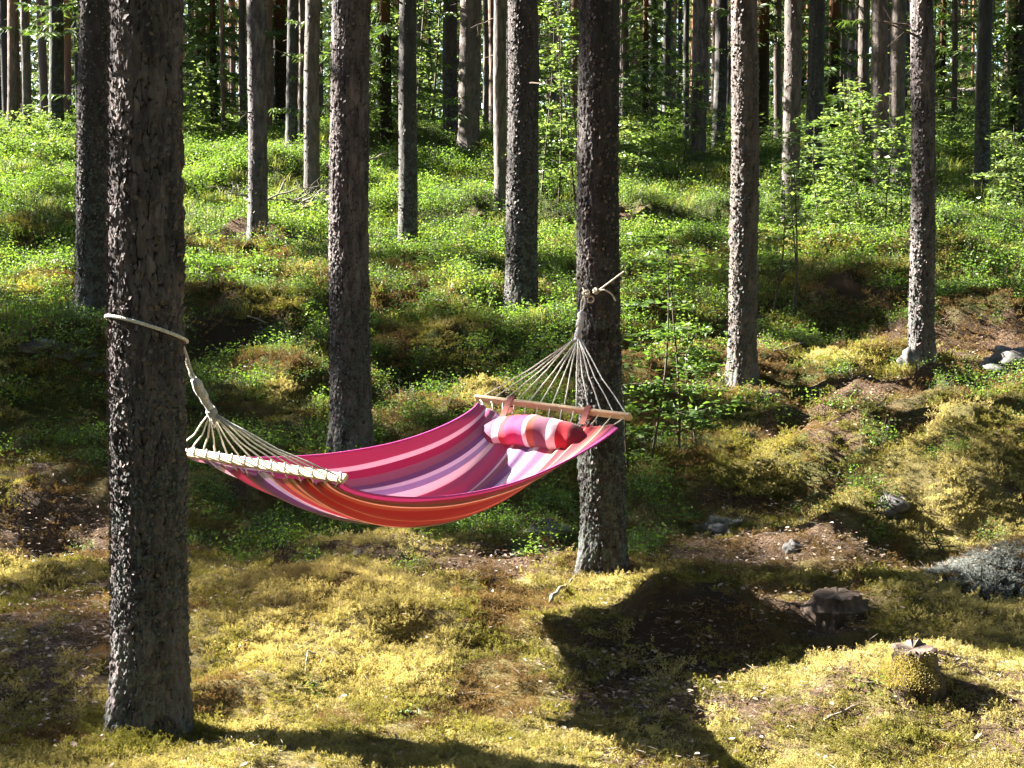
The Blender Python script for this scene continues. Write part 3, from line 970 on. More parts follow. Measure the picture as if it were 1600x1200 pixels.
def scatter(name, P, col, smin, smax, label, cat, tilt=.25, nvar=3, sc=None):
    n = len(P)
    me = bpy.data.meshes.new(name)
    me.vertices.add(n); me.vertices.foreach_set('co', np.asarray(P, np.float32).ravel())
    rot = np.stack([rng.normal(size=n) * tilt, rng.normal(size=n) * tilt, rng.uniform(0, 6.28, n)], -1).astype(np.float32)
    scl = (rng.uniform(smin, smax, n) if sc is None else sc).astype(np.float32)
    a = me.attributes.new('rot', 'FLOAT_VECTOR', 'POINT'); a.data.foreach_set('vector', rot.ravel())
    a = me.attributes.new('scl', 'FLOAT', 'POINT'); a.data.foreach_set('value', scl)
    a = me.attributes.new('idx', 'INT', 'POINT'); a.data.foreach_set('value', rng.integers(0, nvar, n).astype(np.int32))
    ng = bpy.data.node_groups.new(name, 'GeometryNodeTree')
    ng.interface.new_socket('Geometry', in_out='INPUT', socket_type='NodeSocketGeometry')
    ng.interface.new_socket('Geometry', in_out='OUTPUT', socket_type='NodeSocketGeometry')
    gi = ng.nodes.new('NodeGroupInput'); go = ng.nodes.new('NodeGroupOutput')
    ip = ng.nodes.new('GeometryNodeInstanceOnPoints'); ci = ng.nodes.new('GeometryNodeCollectionInfo')
    ci.inputs['Collection'].default_value = col
    ci.inputs['Separate Children'].default_value = True; ci.inputs['Reset Children'].default_value = True
    ip.inputs['Pick Instance'].default_value = True
    def na(t, nm):
        q = ng.nodes.new('GeometryNodeInputNamedAttribute'); q.data_type = t; q.inputs['Name'].default_value = nm
        return q.outputs['Attribute']
    L = ng.links.new
    L(gi.outputs[0], ip.inputs['Points']); L(ci.outputs[0], ip.inputs['Instance'])
    L(na('INT', 'idx'), ip.inputs['Instance Index']); L(na('FLOAT_VECTOR', 'rot'), ip.inputs['Rotation']); L(na('FLOAT', 'scl'), ip.inputs['Scale'])
    L(ip.outputs[0], go.inputs[0])
    o = obj(name, me)
    md = o.modifiers.new('scatter', 'NODES'); md.node_group = ng
    return tag(o, label, cat, kind='stuff')


def tuft_blades(n, rad, hgt, wid, mat, droop=.4, dense_c=True):
    mb = MB()
    a = rng.uniform(0, 6.28, n); r = rad * rng.random(n) ** .6
    B = np.stack([r * np.cos(a), r * np.sin(a), np.full(n, -.01)], -1)
    h = hgt * rng.uniform(.45, 1.1, n) * (1 - .35 * (r / rad) ** 2); az = rng.uniform(0, 6.28, n); ln = rng.uniform(.1, droop, n)
    dr = np.stack([np.cos(az), np.sin(az), np.zeros(n)], -1)
    up = np.array([0, 0, 1.0])
    w = np.stack([-np.sin(az), np.cos(az), np.zeros(n)], -1) * (wid * rng.uniform(.6, 1.2, n))[:, None] * .5
    m1 = B + up * h[:, None] * .6 + dr * (h * ln * .5)[:, None]
    tp = B + up * (h * (1 - ln * .3))[:, None] + dr * (h * ln * 1.6)[:, None]
    V = np.stack([B - w, B + w, m1 + w * .8, m1 - w * .8, tp], 1).reshape(-1, 3)
    b = np.arange(n)[:, None] * 5
    mb.add(V, b + [3, 2, 4], b + [0, 1, 2, 3], 0, np.repeat(rng.random(n), 5))
    return mb.build('tuft', M[mat], False)


def moss_patch(n, rad, hgt, mat):
    """cushion of feathery moss shoots: each shoot a bent spine with side leaflets"""
    mb = MB()
    a = rng.uniform(0, 6.28, n); r = rad * rng.random(n) ** .5
    B = np.stack([r * np.cos(a), r * np.sin(a), np.full(n, -.008)], -1)
    az = rng.uniform(0, 6.28, n); ln = rng.uniform(.3, 1.3, n)
    dr = np.stack([np.cos(az) * ln, np.sin(az) * ln, np.ones(n)], -1); dr /= np.linalg.norm(dr, axis=1)[:, None]
    h = hgt * rng.uniform(.5, 1.2, n)
    for s in (.25, .5, .75, 1.0):
        P = B + dr * (h * s)[:, None] + np.array([0, 0, -1.0]) * (h * s * s * .18)[:, None]
        for q in range(3):
            mb.leaves(P, h * .32 * (1.2 - s * .6), h * .085, 0, dirs=dr * .7 + rng.normal(size=(n, 3)) * .6)
    return mb.build('moss', M[mat], False)


def bilberry(n, rad, hgt, leaf, mat, per=9):
    mb = MB()
    for k in range(n):
        a = rng.uniform(0, 6.28); r = rad * rng.random() ** .6
        b = np.array([r * math.cos(a), r * math.sin(a), -.03]); h = hgt * rng.uniform(.5, 1.15)
        az = rng.uniform(0, 6.28); l = rng.uniform(0, .45)
        tp = b + np.array([math.cos(az) * l * h, math.sin(az) * l * h, h])
        mb.tube([b, (b + tp) / 2 + rng.normal(size=3) * .01, tp], [.0022, .0016, .001], 3, 1, False)
        s = rng.uniform(.35, 1.0, per)[:, None]
        P = b + (tp - b) * s + rng.normal(size=(per, 3)) * np.array([.035, .035, .012])
        mb.leaves(P, leaf * rng.uniform(.7, 1.3, per), leaf * .6, 0, flat=.55, dirs=rng.normal(size=(per, 3)) * [1, 1, .3] + [0, 0, .35])
    return mb.build('shrub', [M[mat], M['stem']], False)


def onground(x, y, dz=0.0):
    return np.stack([x, y, H(x, y) + dz], -1)


def near_trunk(x, y, pad=.02):
    k = np.zeros(len(x), bool)
    for t in PINES:
        if t['b'][1] < 32: k |= ((x - t['b'][0]) ** 2 + (y - t['b'][1]) ** 2) < (t['r'] + pad) ** 2
    return k


def wedge(n, y0, y1, half=.42, pw=1.0):
    y = y0 + (y1 - y0) * rng.random(n) ** pw
    x = rng.uniform(-half, half, n) * (y + .6)
    # even density over the ground
    k = rng.random(n) < (y / y1)
    return x[k], y[k]


Pm_gold = proto_set('golden_moss_cushion', [moss_patch(46, .06, .030, 'moss_gold') for _ in range(4)])
Pm_green = proto_set('green_moss_cushion', [moss_patch(44, .065, .032, 'moss_green') for _ in range(4)])
Pm_brown = proto_set('brown_moss_cushion', [moss_patch(40, .06, .026, 'moss_brown') for _ in range(3)])
Pb = proto_set('bilberry_clump', [bilberry(18, .16, .22, .027, 'bilberry') for _ in range(4)])
Pbd = proto_set('heath_clump', [bilberry(16, .15, .16, .018, 'bilberry_dark', 11) for _ in range(4)])
Pg = proto_set('grass_tuft', [tuft_blades(46, .10, .24, .007, 'grass', .8) for _ in range(3)])
Pdg = proto_set('dry_grass_tuft', [tuft_blades(26, .07, .08, .0028, 'drygrass', .9) for _ in range(3)])

# moss
x, y = wedge(190000, 4.2, 18)
g, l = zone(x, y); ba = blobs(BARE, x, y); pe = blobs(PEAT, x, y)
dens = np.interp(y, [4, 6, 9, 12.5, 18], [1.0, 1.0, .5, .32, .14]) * (1 - .80 * np.maximum(ba, pe)) * (1 - .5 * l)
k = (rng.random(len(x)) < dens) & ~near_trunk(x, y)
x, y, g, l = x[k], y[k], g[k], l[k]
sel = fbm(x * 1.9, y * 2.1, 131, 3) + rng.normal(size=len(x)) * .035
front = np.interp(y, [4, 7, 8.5, 11], [.12, .06, -.02, -.06])
bank = (x > 1.2) & (y > 9)
sel = sel + np.where(bank, .015, .055 * sstep(8.6, 10.5, y)) + .16 * np.maximum(ba, pe)[k] + .03
gold = sel < .475 + front; brown = (sel > .56 + front + .04 * sstep(8.5, 10, y))
P = onground(x, y)
ss = np.interp(y, [4, 9, 12.5, 18], [.8, 1.15, 1.7, 2.6]) * rng.uniform(.7, 1.25, len(y)) * (.6 + .8 * fbm(x * 5, y * 5, 141, 2))
for nm, msk, pc, nv, lb in (('golden_moss', gold, Pm_gold, 4, 'golden yellow feather moss carpeting the humps in front'),
                            ('green_moss', ~gold & ~brown, Pm_green, 4, 'olive green feather moss between the golden patches'),
                            ('brown_moss', brown, Pm_brown, 3, 'brown withered moss and needle mat in the hollows')):
    scatter(nm, P[msk], pc, .7, 1.2, lb, 'moss', .3, nv, ss[msk])

# moss creeping up the feet of the near trunks
for i in range(7):
    t = PINES[i]; n = 320
    a = rng.uniform(0, 6.28, n); q = rng.random(n) ** .8
    rr = t['r'] * (1.05 + .9 * q)
    xx = t['b'][0] + rr * np.cos(a); yy = t['b'][1] + rr * np.sin(a)
    Pc = onground(xx, yy, .055 * (1 - q) ** 1.5 * rng.random(n))
    scatter('moss_collar', Pc, Pm_green if i % 2 == 0 else Pm_brown, .35, .75, ['olive moss creeping up the foot of the thick front trunk', 'brown moss round the foot of the rope tied trunk', 'moss at the foot of the second trunk behind the left bar', 'moss at the foot of the dark trunk at left', 'moss at the foot of the grey furrowed trunk', 'moss at the foot of the pine with sunlit flaky side', 'moss at the foot of the slender bank pine'][i], 'moss', .5, 3)

# bilberry and heath shrubs
x, y = wedge(60000, 7.6, 34, .43)
g, l = zone(x, y); ba = blobs(BARE, x, y); pe = blobs(PEAT, x, y)
mx = fbm(x * .7, y * .8, 151, 3); m2 = fbm(x * 1.7, y * 1.8, 157, 3)
tt = x / y
dens = sstep(7.8, 9.8, y + (mx - .5) * 4) * sstep(.34, .47, m2 + .12 * sstep(11, 15, y))
dens = dens * np.where((tt > .12) & (y < 13.0), .16, 1) * (1 - .93 * np.maximum(ba, pe))
dens = dens * np.interp(y, [8, 16, 34], [.95, .62, .42])
k = (rng.random(len(x)) < dens) & ~near_trunk(x, y, .05)
x, y, mx = x[k], y[k], mx[k]
P = onground(x, y); lush = (rng.random(len(x)) < sstep(.40, .56, mx) * .8 + .1)
ss = np.interp(y, [8, 14, 34], [.6, .95, 1.5]) * rng.uniform(.6, 1.3, len(y))
scatter('bilberry_shrubs', P[lush], Pb, .7, 1.3, 'fresh green bilberry shrubs covering the slope behind the hammock', 'bilberry', .15, 4, ss[lush])
scatter('heath_shrubs', P[~lush], Pbd, .7, 1.3, 'darker low heath shrubs mixed into the bilberry on the slope', 'heath', .15, 4, ss[~lush])
# grass in the sunny back part
x, y = wedge(26000, 12.5, 36, .43)
mg = fbm(x * .6, y * .6, 171, 3); ba = blobs(BARE, x, y)
k = (rng.random(len(x)) < sstep(.42, .6, mg + .10 * sstep(15, 22, y)) * .42 * (1 - .9 * ba)) & ~near_trunk(x, y, .05)
x, y = x[k], y[k]
scatter('forest_grass', onground(x, y), Pg, .6, 1.4, 'bright green grass in the sunny back of the grove', 'grass', .2, 3, np.interp(y, [12, 20, 36], [.7, 1.1, 1.6]) * rng.uniform(.6, 1.2, len(y)))
# dry grass wisps on bare mounds and in the moss
x, y = wedge(9000, 4.3, 26, .42)
mg = fbm(x * 1.3, y * 1.3, 181, 3); ba = blobs(BARE, x, y)
k = (rng.random(len(x)) < sstep(.5, .66, mg) * .10 + ba * .35 * sstep(11, 13, y)) & ~near_trunk(x, y, .05)
x, y = x[k], y[k]
scatter('dry_grass', onground(x, y), Pdg, .5, 1.1, 'pale dry grass wisps scattered over moss and mounds', 'dry grass', .35, 3, np.interp(y, [5, 10, 20], [.7, 1.2, 2.2]) * rng.uniform(.5, 1.2, len(y)))


def litter(name, n, mat, Lr, wr, label, y1=12.5, bare=1.0, flat=.75, lift=.012):
    x, y = wedge(n, 4.2, y1, .42)
    ba = blobs(BARE, x, y); l = zone(x, y)[1]
    k = rng.random(len(x)) < .05 + .22 * l + bare * ba
    x, y = x[k], y[k]
    mb = MB(); n = len(x)
    Pg_ = onground(x, y, lift * rng.uniform(.3, 1.6, n))
    if mat == 'deadleaf': mb.ovals(Pg_, rng.uniform(*Lr, n), rng.uniform(*wr, n), 0, flat)
    else: mb.leaves(Pg_, rng.uniform(*Lr, n), rng.uniform(*wr, n), 0, flat=flat, fold=.35)
    tag(obj(name, mb.build(name, M[mat], False)), label, 'litter', kind='stuff')


litter('leaf_litter', 60000, 'deadleaf', (.012, .036), (.008, .022), 'pale dry fallen leaves lying on the bare forest floor', 15, .95, .8, .035)
litter('needle_litter', 60000, 'twig', (.03, .07), (.0018, .003), 'thin dead needles and grass bits strewn over the moss', 9, .5, .85, .03)

# ------------------------------------------------------------------ spruces, far wood
def spruce_mesh(Ht, z0, spread, seed, nb=80):
    global rng
    keep = rng; rng = np.random.default_rng(seed)
    fo = MB(); tr = MB()
    tr.tube([(0, 0, -.3), (0, 0, Ht * .5), (0, 0, Ht)], [Ht * .011, Ht * .007, .01], 7)
    for k in range(nb):
        z = z0 + (Ht - z0) * (k / nb) ** 1.1
        L = spread * (1 - z / Ht) ** .75 * rng.uniform(.6, 1.15) + .1
        an = k * 2.4 + rng.uniform(-.4, .4)
        d = np.array([math.cos(an), math.sin(an), 0])
        s = np.linspace(0, 1, 6)[:, None]
        P = np.array([0, 0, z]) + d * L * s + np.array([0, 0, 1.0]) * (-.32 * s + .14 * s ** 3) * L
        tr.tube(P, np.linspace(.014, .003, 6), 3, 0, False)
        m = int(30 + 62 * L)
        q = rng.random(m)[:, None]
        B = np.array([0, 0, z]) + d * L * q + np.array([0, 0, 1.0]) * (-.32 * q + .14 * q ** 3) * L
        sd = np.array([-d[1], d[0], 0]) * rng.choice([-1, 1], m)[:, None]
        dirs = sd * .9 + d * .5 + np.array([0, 0, -.55])
        fo.leaves(B, rng.uniform(.14, .34, m) * (1.15 - q[:, 0] * .5), .034, 0, dirs=dirs)
    rng = keep
    return fo.build('foliage', M['spruce'], False), tr.build('trunk', M['bark_far'])


SPR = [spruce_mesh(12, .5, 2.2, 1), spruce_mesh(9, .4, 1.8, 2), spruce_mesh(14, 2.2, 2.4, 3, 90)]


def spruce(x, y, var, sc, label, group='spruces in the back of the wood'):
    z = float(H(np.array([x]), np.array([y]))[0])
    e = thing('spruce_tree', (x, y, z), label, 'tree', group)
    tag(obj('foliage', SPR[var][0], e), kind='stuff'); obj('trunk', SPR[var][1], e)
    e.scale = (sc, sc, sc); e.rotation_euler = (0, 0, rng.uniform(0, 6.28))


for (u, v, var, sc, lab) in [(335, 214, 1, .8, 'dark green spruce with low branches right of the thick front trunk'),
                             (603, 214, 0, .8, 'black green spruce between the second trunk and the thin dark pine'),
                             (1190, 226, 2, .8, 'dark spruce with hanging branches right of the sunlit flaky pine'),
                             (1586, 224, 0, .9, 'spruce with drooping sunlit sprays at the right picture edge'),
                             (1470, 205, 1, .8, 'pale green young spruce behind the slender pine on the bank'),
                             (1300, 214, 0, .8, 'dark spruce above the bright green bush'),
                             (250, 212, 0, .9, 'spruce hidden for the most part by the thick front trunk'),
                             (150, 208, 2, .9, 'spruce behind the dark trunk at left'),
                             (440, 212, 2, .9, 'dark spruce behind the grey pine by the branch heap'),
                             (1008, 205, 1, .75, 'spruce showing through the gap right of the rope tied trunk')]:
    p = at(u, v); spruce(p[0], p[1], var, sc, lab)
n = 0
for k in range(2000):
    if n >= 46: break
    y = rng.uniform(40, 84); x = rng.uniform(-.42, .42) * y
    if any((x - t['b'][0]) ** 2 + (y - t['b'][1]) ** 2 < .5 for t in PINES): continue
    ub = 800 + F * x / y
    if y < 55 and (1450 < ub < 1530 or 640 < ub < 700): continue
    spruce(x, y, int(rng.integers(0, 3)), rng.uniform(.7, 1.25), 'dark spruce among many alike deep in the far wood', 'spruces deep in the far wood')
    n += 1
fw = MB(); nn = 52000  # full ring: the unseen sides and back are added to block low skylight
an = rng.uniform(0, 2 * math.pi, nn); rr = rng.uniform(0, 1, nn) ** .7
cx, cy = 0, 28
RX = 62 + 16 * rr; RY = 66 + 16 * rr
xx = cx + RX * np.cos(an); yy = cy + RY * np.sin(an)
zz = H0(xx, yy) + 19 * rng.random(nn) * (.65 + .5 * vn(an * 14, rr * 0, 5))
fr = (yy > 70) & (np.abs(xx) < 45)
sz = np.where(fr, rng.uniform(.35, .8, nn), rng.uniform(.9, 1.8, nn))
fw.leaves(np.stack([xx, yy, zz], -1), sz, sz * .55, 0)
sel = np.nonzero(fr)[0]
for k in range(7):
    q = np.stack([xx[sel], yy[sel], zz[sel]], -1) + rng.normal(size=(len(sel), 3)) * [1.5, 2, 1]
    fw.leaves(q, rng.uniform(.3, .7, len(sel)), rng.uniform(.15, .35, len(sel)), 0)
M['farwood'] = leafmat('far_wood_leaves', (.05, .08, .03), (.09, .13, .04), (.16, .20, .07), .35, (1.3, 1.3, .55), .12)
tag(obj('far_wood', fw.build('far_wood', M['farwood'], False)), 'distant mixed wood closing off the view, its unseen ring added against low skylight', 'wood', kind='stuff')


# ------------------------------------------------------------------ broadleaf bushes and saplings
def sapling(name, u, v, stems, height, spread, nl, leaf, label, cat, mat='broad', tiers=9, zmin=.15, clump=.5):
    p = at(u, v) if not isinstance(u, tuple) else np.array(u)
    e = thing(name, p, label, cat)
    fo = MB()
    for (dx, dy, hs) in stems:
        st = MB(); h = height * hs
        b = np.array([dx, dy, float(H(np.array([p[0] + dx]), np.array([p[1] + dy]))[0]) - p[2] - .05])
        lean = rng.normal(size=2) * .06
        P = [b + np.array([lean[0] * s * h + .03 * math.sin(s * 5 + dx * 9), lean[1] * s * h, s * h]) for s in np.linspace(0, 1, 8)]
        st.tube(P, np.linspace(.006 + .006 * height * .5, .003, 8), 5)
        P = np.array(P)
        nt_ = int(tiers * hs) + 1
        for k in range(nt_):
            s = zmin + (1 - zmin) * (k + rng.random() * .7) / nt_
            a = P[0] + (P[-1] - P[0]) * min(s, 1)
            for q in range(2):
                an = rng.uniform(0, 6.28); L = spread * rng.uniform(.45, 1.1) * (1 - .45 * s) * .75
                d = np.array([math.cos(an), math.sin(an), rng.uniform(-.05, .45)])
                bp = np.array([a + d * L * f + np.array([0, 0, -.12 * L * f * f]) for f in (0, .33, .66, 1)])
                st.tube(bp, [.004, .003, .002, .001], 3, 0, False)
                m = max(4, int(nl / (nt_ * 2 * len(stems))))
                f = rng.random(m)[:, None] ** .7
                B = a + d * L * f + np.array([0, 0, -.12]) * L * f * f + rng.normal(size=(m, 3)) * [leaf * clump * 1.6, leaf * clump * 1.6, leaf * clump * .6]
                fo.leaves(B, leaf * rng.uniform(.6, 1.25, m), leaf * rng.uniform(.45, .65, m), 0, flat=.72, fold=.2, dirs=rng.normal(size=(m, 3)) * [1, 1, .4] + d * .6)
        obj('stem', st.build('stem', M['stem']), e)
    tag(obj('leaves', fo.build('leaves', M[mat], False), e), kind='stuff')
    return e


sapling('rowan_sapling', 1040, 712, [(-.09, 0, 1), (.07, .05, .95), (-.2, .1, .65), (.2, .15, .6)], 1.6, .6, 1900, .06, 'leafy young sapling with two thin dark stems right of the rope tied trunk', 'sapling', 'bilberry_dark')
sapling('rowan_sapling', 1238, 505, [(0, 0, 1), (-.16, .1, .75), (.05, .2, .8)], 2.0, .6, 900, .065, 'tall thin sapling with dark crooked stems beside the brown pine', 'sapling', zmin=.45)
sapling('leafy_bush', 1335, 352, [(0, 0, 1), (-.45, .1, .8), (.4, -.1, .9), (.15, .4, 1.1), (-.2, -.3, .7), (.65, .2, .75)], 1.75, .9, 2900, .095, 'large bright yellow green leafy bush in full sun at right', 'bush', tiers=9, zmin=.08)
sapling('leafy_bush', 1590, 338, [(0, 0, 1), (-.3, .1, .7), (.4, 0, .9)], 1.25, .75, 1000, .075, 'sunlit yellow green bush cut by the right picture edge', 'bush', zmin=.08)
sapling('rowan_tree', 872, 335, [(0, 0, 1), (-.2, .2, .9), (.2, .1, .95), (.35, .3, .8)], 3.3, .8, 2200, .085, 'tall leafy shrub filling the gap left of the rope tied trunk', 'shrub', tiers=14, zmin=.12)
sapling('leafy_bush', 1020, 262, [(0, 0, 1), (-.4, .3, .8), (.5, 0, .9)], 1.9, .85, 1300, .10, 'pale green shrub behind the gap right of the rope tied trunk', 'shrub', zmin=.1)
sapling('young_birch', (-1.65, 30.5, float(H(np.array([-1.65]), np.array([30.5]))[0])), None, [(0, 0, 1), (.4, .6, .8), (-.3, .4, .9)], 7.5, 1.1, 3800, .12, 'light green young birch right of the thin dark pine', 'tree', tiers=22, zmin=.05, clump=.9)
sapling('leafy_bush', 585, 224, [(0, 0, 1), (-.4, .2, .8)], 1.5, .7, 700, .10, 'small shaded bush behind the second trunk', 'bush')
sapling('leafy_bush', 30, 262, [(0, 0, 1), (-.5, .2, .8), (.5, .3, .7), (1.1, .2, .6)], 1.1, .9, 1300, .09, 'dark green low bush at the left picture edge', 'bush', zmin=.08)
sapling('leafy_bush', 330, 226, [(0, 0, 1), (-.5, .2, .8), (.5, .3, .7)], 1.5, .8, 1000, .10, 'bush under the spruce right of the thick front trunk', 'bush', zmin=.08)
sapling('leafy_bush', 1160, 262, [(0, 0, 1), (-.5, .2, .8), (.5, .3, .7)], 1.1, .7, 900, .09, 'dark bush at the foot of the slim dark pine', 'bush', zmin=.08)
sapling('leafy_bush', 1500, 260, [(0, 0, 1), (-.5, .2, .8), (.5, .3, .7)], .9, .8, 800, .09, 'low green shrub left of the dark straight pine at right', 'bush', zmin=.08)
sapling('leafy_bush', 945, 300, [(0, 0, 1), (.5, .2, .8)], 1.3, .7, 800, .08, 'bush behind the rope tied trunk', 'bush', zmin=.08)
sapling('leafy_plant', 513, 362, [(0, 0, 1), (.06, .05, .7)], .55, .32, 80, .09, 'small plant with pale broad leaves left of the second trunk top', 'plant', zmin=.3)
sapling('young_birch', 1455, 208, [(0, 0, 1), (.6, .6, .8)], 6.0, 1.3, 2600, .12, 'airy pale green tree behind the slender pine at right', 'tree', tiers=20, zmin=.05, clump=.9)
sapling('young_birch', 1560, 232, [(0, 0, 1), (.6, .6, .8)], 3.4, 1.0, 1800, .10, 'young green tree between the dark straight pine and the right edge', 'tree', tiers=14, zmin=.05, clump=.9)
sapling('young_birch', 1000, 190, [(0, 0, 1), (.6, .6, .9)], 7.0, 1.3, 2400, .13, 'light green tree far behind the gap right of the rope tied trunk', 'tree', tiers=20, zmin=.05, clump=.9)
for (u, v, h, lab) in [(1383, 1068, .10, 'tiny green sprig at the foot of the mossy stump in front'), (640, 1122, .08, 'tiny green seedling in the golden moss in front'),
                       (1300, 775, .30, 'knee high leafy sprig left of the grey rock'), (1460, 868, .22, 'fresh green sprig in the hollow below the grey rock'),
                       (500, 1080, .10, 'small green sprig beside the curved root')]:
    sapling('green_sprig', u, v, [(0, 0, 1), (.03, .02, .8), (-.04, .01, .7), (.05, -.03, .6)], h, h * .9, 90, .022, lab, 'sprig', 'bilberry', 4, .1, 1.0)


# ------------------------------------------------------------------ rocks, stumps, dead wood
def rock(u, v, rx, ry, rz, label, seed, sink=.3, rot=0):
    p = at(u, v)
    nu, nv = 36, 22
    th = np.arange(nu) * 2 * math.pi / nu; ph = np.linspace(.02, math.pi - .02, nv)
    PH, TH = np.meshgrid(ph, th, indexing='ij')
    X = np.sin(PH) * np.cos(TH); Y = np.sin(PH) * np.sin(TH); Z = np.cos(PH)
    r = 1 + .55 * (fbm(X * 1.6 + Z * 2 + seed, Y * 1.6 - Z + seed, seed, 4) - .5) * 2
    f1, fd, _ = cell(X * 1.5 + Z + 40, Y * 1.5 + 40 + Z * .5, 999, seed)
    r = r * (1 - .18 * f1)
    V = np.stack([X * r * rx, Y * r * ry, Z * r * rz], -1).reshape(-1, 3)
    j = np.arange(nu)[None]; j2 = (j + 1) % nu; i = np.arange(nv - 1)[:, None] * nu
    Q = np.stack([i + j, i + nu + j, i + nu + j2, i + j2], -1).reshape(-1, 4)
    o = obj('rock', mesh('rock', V, [Q], M['rock']), None, p + np.array([0, ry * .6, rz * (1 - 2 * sink)]))
    o.rotation_euler = (0, 0, rot)
    return tag(o, label, 'rock')


rock(1400, 800, .17, .2, .11, 'pale grey rock face under the sunny moss hump at right', 3, .40)
rock(850, 846, .13, .10, .075, 'pale grey rock left of the rope tied trunk', 5, .3, .4)
rock(1120, 838, .10, .10, .06, 'small grey rock right of the rope tied trunk', 7, .3)
rock(1424, 577, .10, .08, .10, 'round white rock at the foot of the slender bank pine', 8, .25)
rock(1590, 580, .24, .2, .12, 'grey boulder under golden moss at the right picture edge', 12, .3)
rock(1240, 862, .05, .05, .04, 'fist sized light stone in the litter left of the hollow', 14, .3)
rock(60, 548, .28, .2, .07, 'low grey lichened rock on the mossy bank at the left edge', 15, .35)
rock(700, 350, .3, .2, .06, 'flat pale rock on the sunny mound by the white pine', 20, .3)
rock(1425, 225, .5, .4, .3, 'distant grey boulder behind the slender bank pine', 22, .3)
for i, (u, v) in enumerate([(560, 870), (1375, 640), (1010, 850)]):
    rock(u, v, .035, .03, .025, ['small stone below the left part of the hammock', 'small stone beside the path at right', 'small stone close to the foot of the rope tied trunk'][i], 30 + i, .3)


def stump(u, v, r, h, label, tilt, seed, mossy=True):
    p = at(u, v); e = thing('tree_stump', p, label, 'stump')
    nu = 44; zs = np.linspace(-.1, h, 26)
    th = np.arange(nu) * 2 * math.pi / nu
    Z, TH = np.meshgrid(zs, th, indexing='ij')
    rad = r * (1 + .5 * np.exp(-np.clip(Z, 0, 9) / (h * .35)) * (.5 + .8 * vn(TH * 1.3, Z * 0, seed)) ) + .02 * (fbm(TH * 4, Z * 9, seed, 4) - .5) * 2 * (r / .1)
    top = h * (.86 + .16 * vn(TH * 1.6, TH * 0, seed + 2))
    Zc = np.minimum(Z, top)
    rad = np.where(Z > top, rad * .86, rad) * (1 + .09 * (fbm(TH * 5, Z * 6, seed + 5, 4) - .5) * 2)
    Zc = Zc + np.where(Z > h * .5, .02 * (fbm(np.cos(TH) * 9, np.sin(TH) * 9, seed + 7, 3) - .5), 0)
    V = np.stack([rad * np.cos(TH), rad * np.sin(TH), Zc], -1).reshape(-1, 3)
    V = np.vstack([V, [[0, 0, h * .90]]])
    j = np.arange(nu)[None]; j2 = (j + 1) % nu; i = np.arange(len(zs) - 1)[:, None] * nu
    Q = np.stack([i + j, i + j2, i + nu + j2, i + nu + j], -1).reshape(-1, 4)
    b = (len(zs) - 1) * nu; T = [[len(V) - 1, b + q, b + (q + 1) % nu] for q in range(nu)]
    o = obj('wood', mesh('wood', V, [T, Q], M['stumpwood'], False), e); o.rotation_euler = (tilt, -tilt, 0)
    if mossy:
        n = 1900; a = rng.uniform(2.6, 5.2, n); q = rng.random(n)
        mo = MB(); rr_ = r * (1.0 + .9 * (1 - q) ** 1.5)
        P = np.stack([rr_ * np.cos(a), rr_ * np.sin(a), q * h * .8], -1)
        for k in range(4): mo.leaves(P + rng.normal(size=(n, 3)) * .008, .008, .003, 0, dirs=np.stack([np.cos(a), np.sin(a), np.full(n, .8)], -1))
        tag(obj('moss', mo.build('moss', M['moss_gold'], False), e), kind='stuff')


stump(1428, 1060, .075, .13, 'old moss covered stump in the sun at lower right, dark on its right side', .08, 3)
stump(1308, 946, .11, .065, 'low cut stump with a grey weathered side in the shaded hollow', .02, 5, False)
stump(480, 385, .12, .10, 'dark rotten stump at the edge of the golden mound', .05, 8, False)


def stick(name, pts, r, label, cat, mat='twig'):
    P = [at(u, v) + np.array([0, 0, dz]) for (u, v, dz) in pts]
    Q = []
    for a, b in zip(P[:-1], P[1:]):
        for s in np.linspace(0, 1, 5)[:-1]: Q.append(a + (b - a) * s + rng.normal(size=3) * r * .5)
    Q.append(P[-1])
    mb = MB(); mb.tube(Q, np.linspace(r, r * .45, len(Q)), 6)
    o = obj(name, mb.build(name, M[mat])); return tag(o, label, cat)


stick('fallen_twig', [(862, 945, .02), (880, 925, .03), (905, 902, .02)], .011, 'pale peeled stick on the mound under the rope tied trunk', 'stick')
stick('fallen_twig', [(700, 1094, .015), (735, 1088, .02), (768, 1092, .012)], .005, 'thin dark twig lying in the golden moss', 'twig')
stick('fallen_twig', [(655, 1070, .012), (690, 1092, .012)], .004, 'short crooked twig left of the thin dark twig', 'twig')
stick('curved_root', [(476, 1052, .0), (482, 1028, .03), (505, 1030, .02), (496, 1060, .01), (525, 1064, .0)], .005, 'thin curved root looping out of the golden moss', 'root')
stick('fallen_branch', [(1210, 560, .05), (1260, 545, .06)], .012, 'short pale branch right of the pine with sunlit flaky side', 'branch')
stick('fallen_twig', [(385, 500, .05), (420, 512, .04)], .01, 'grey twig on the dark peat hump', 'twig')
stick('fallen_twig', [(1290, 1128, .012), (1345, 1108, .02)], .005, 'fine twig on the sunny mound in front of the stump', 'twig')
stick('fallen_twig', [(1000, 1040, .01), (1052, 1026, .01)], .004, 'fine twig in the shadow of the hammock', 'twig')
stick('fallen_branch', [(575, 282, .3), (620, 272, .35)], .018, 'pale branch lying left of the thin dark pine', 'branch')
lg = stick('fallen_log', [(1425, 172, .35), (1500, 168, .35), (1590, 160, .4)], .16, 'fallen grey log lying across the sunny ground far at right', 'log')
e = thing('branch_heap', at(455, 330), 'heap of dead fallen branches beside the thin sunlit pine', 'branch heap')
pb0 = at(455, 330)
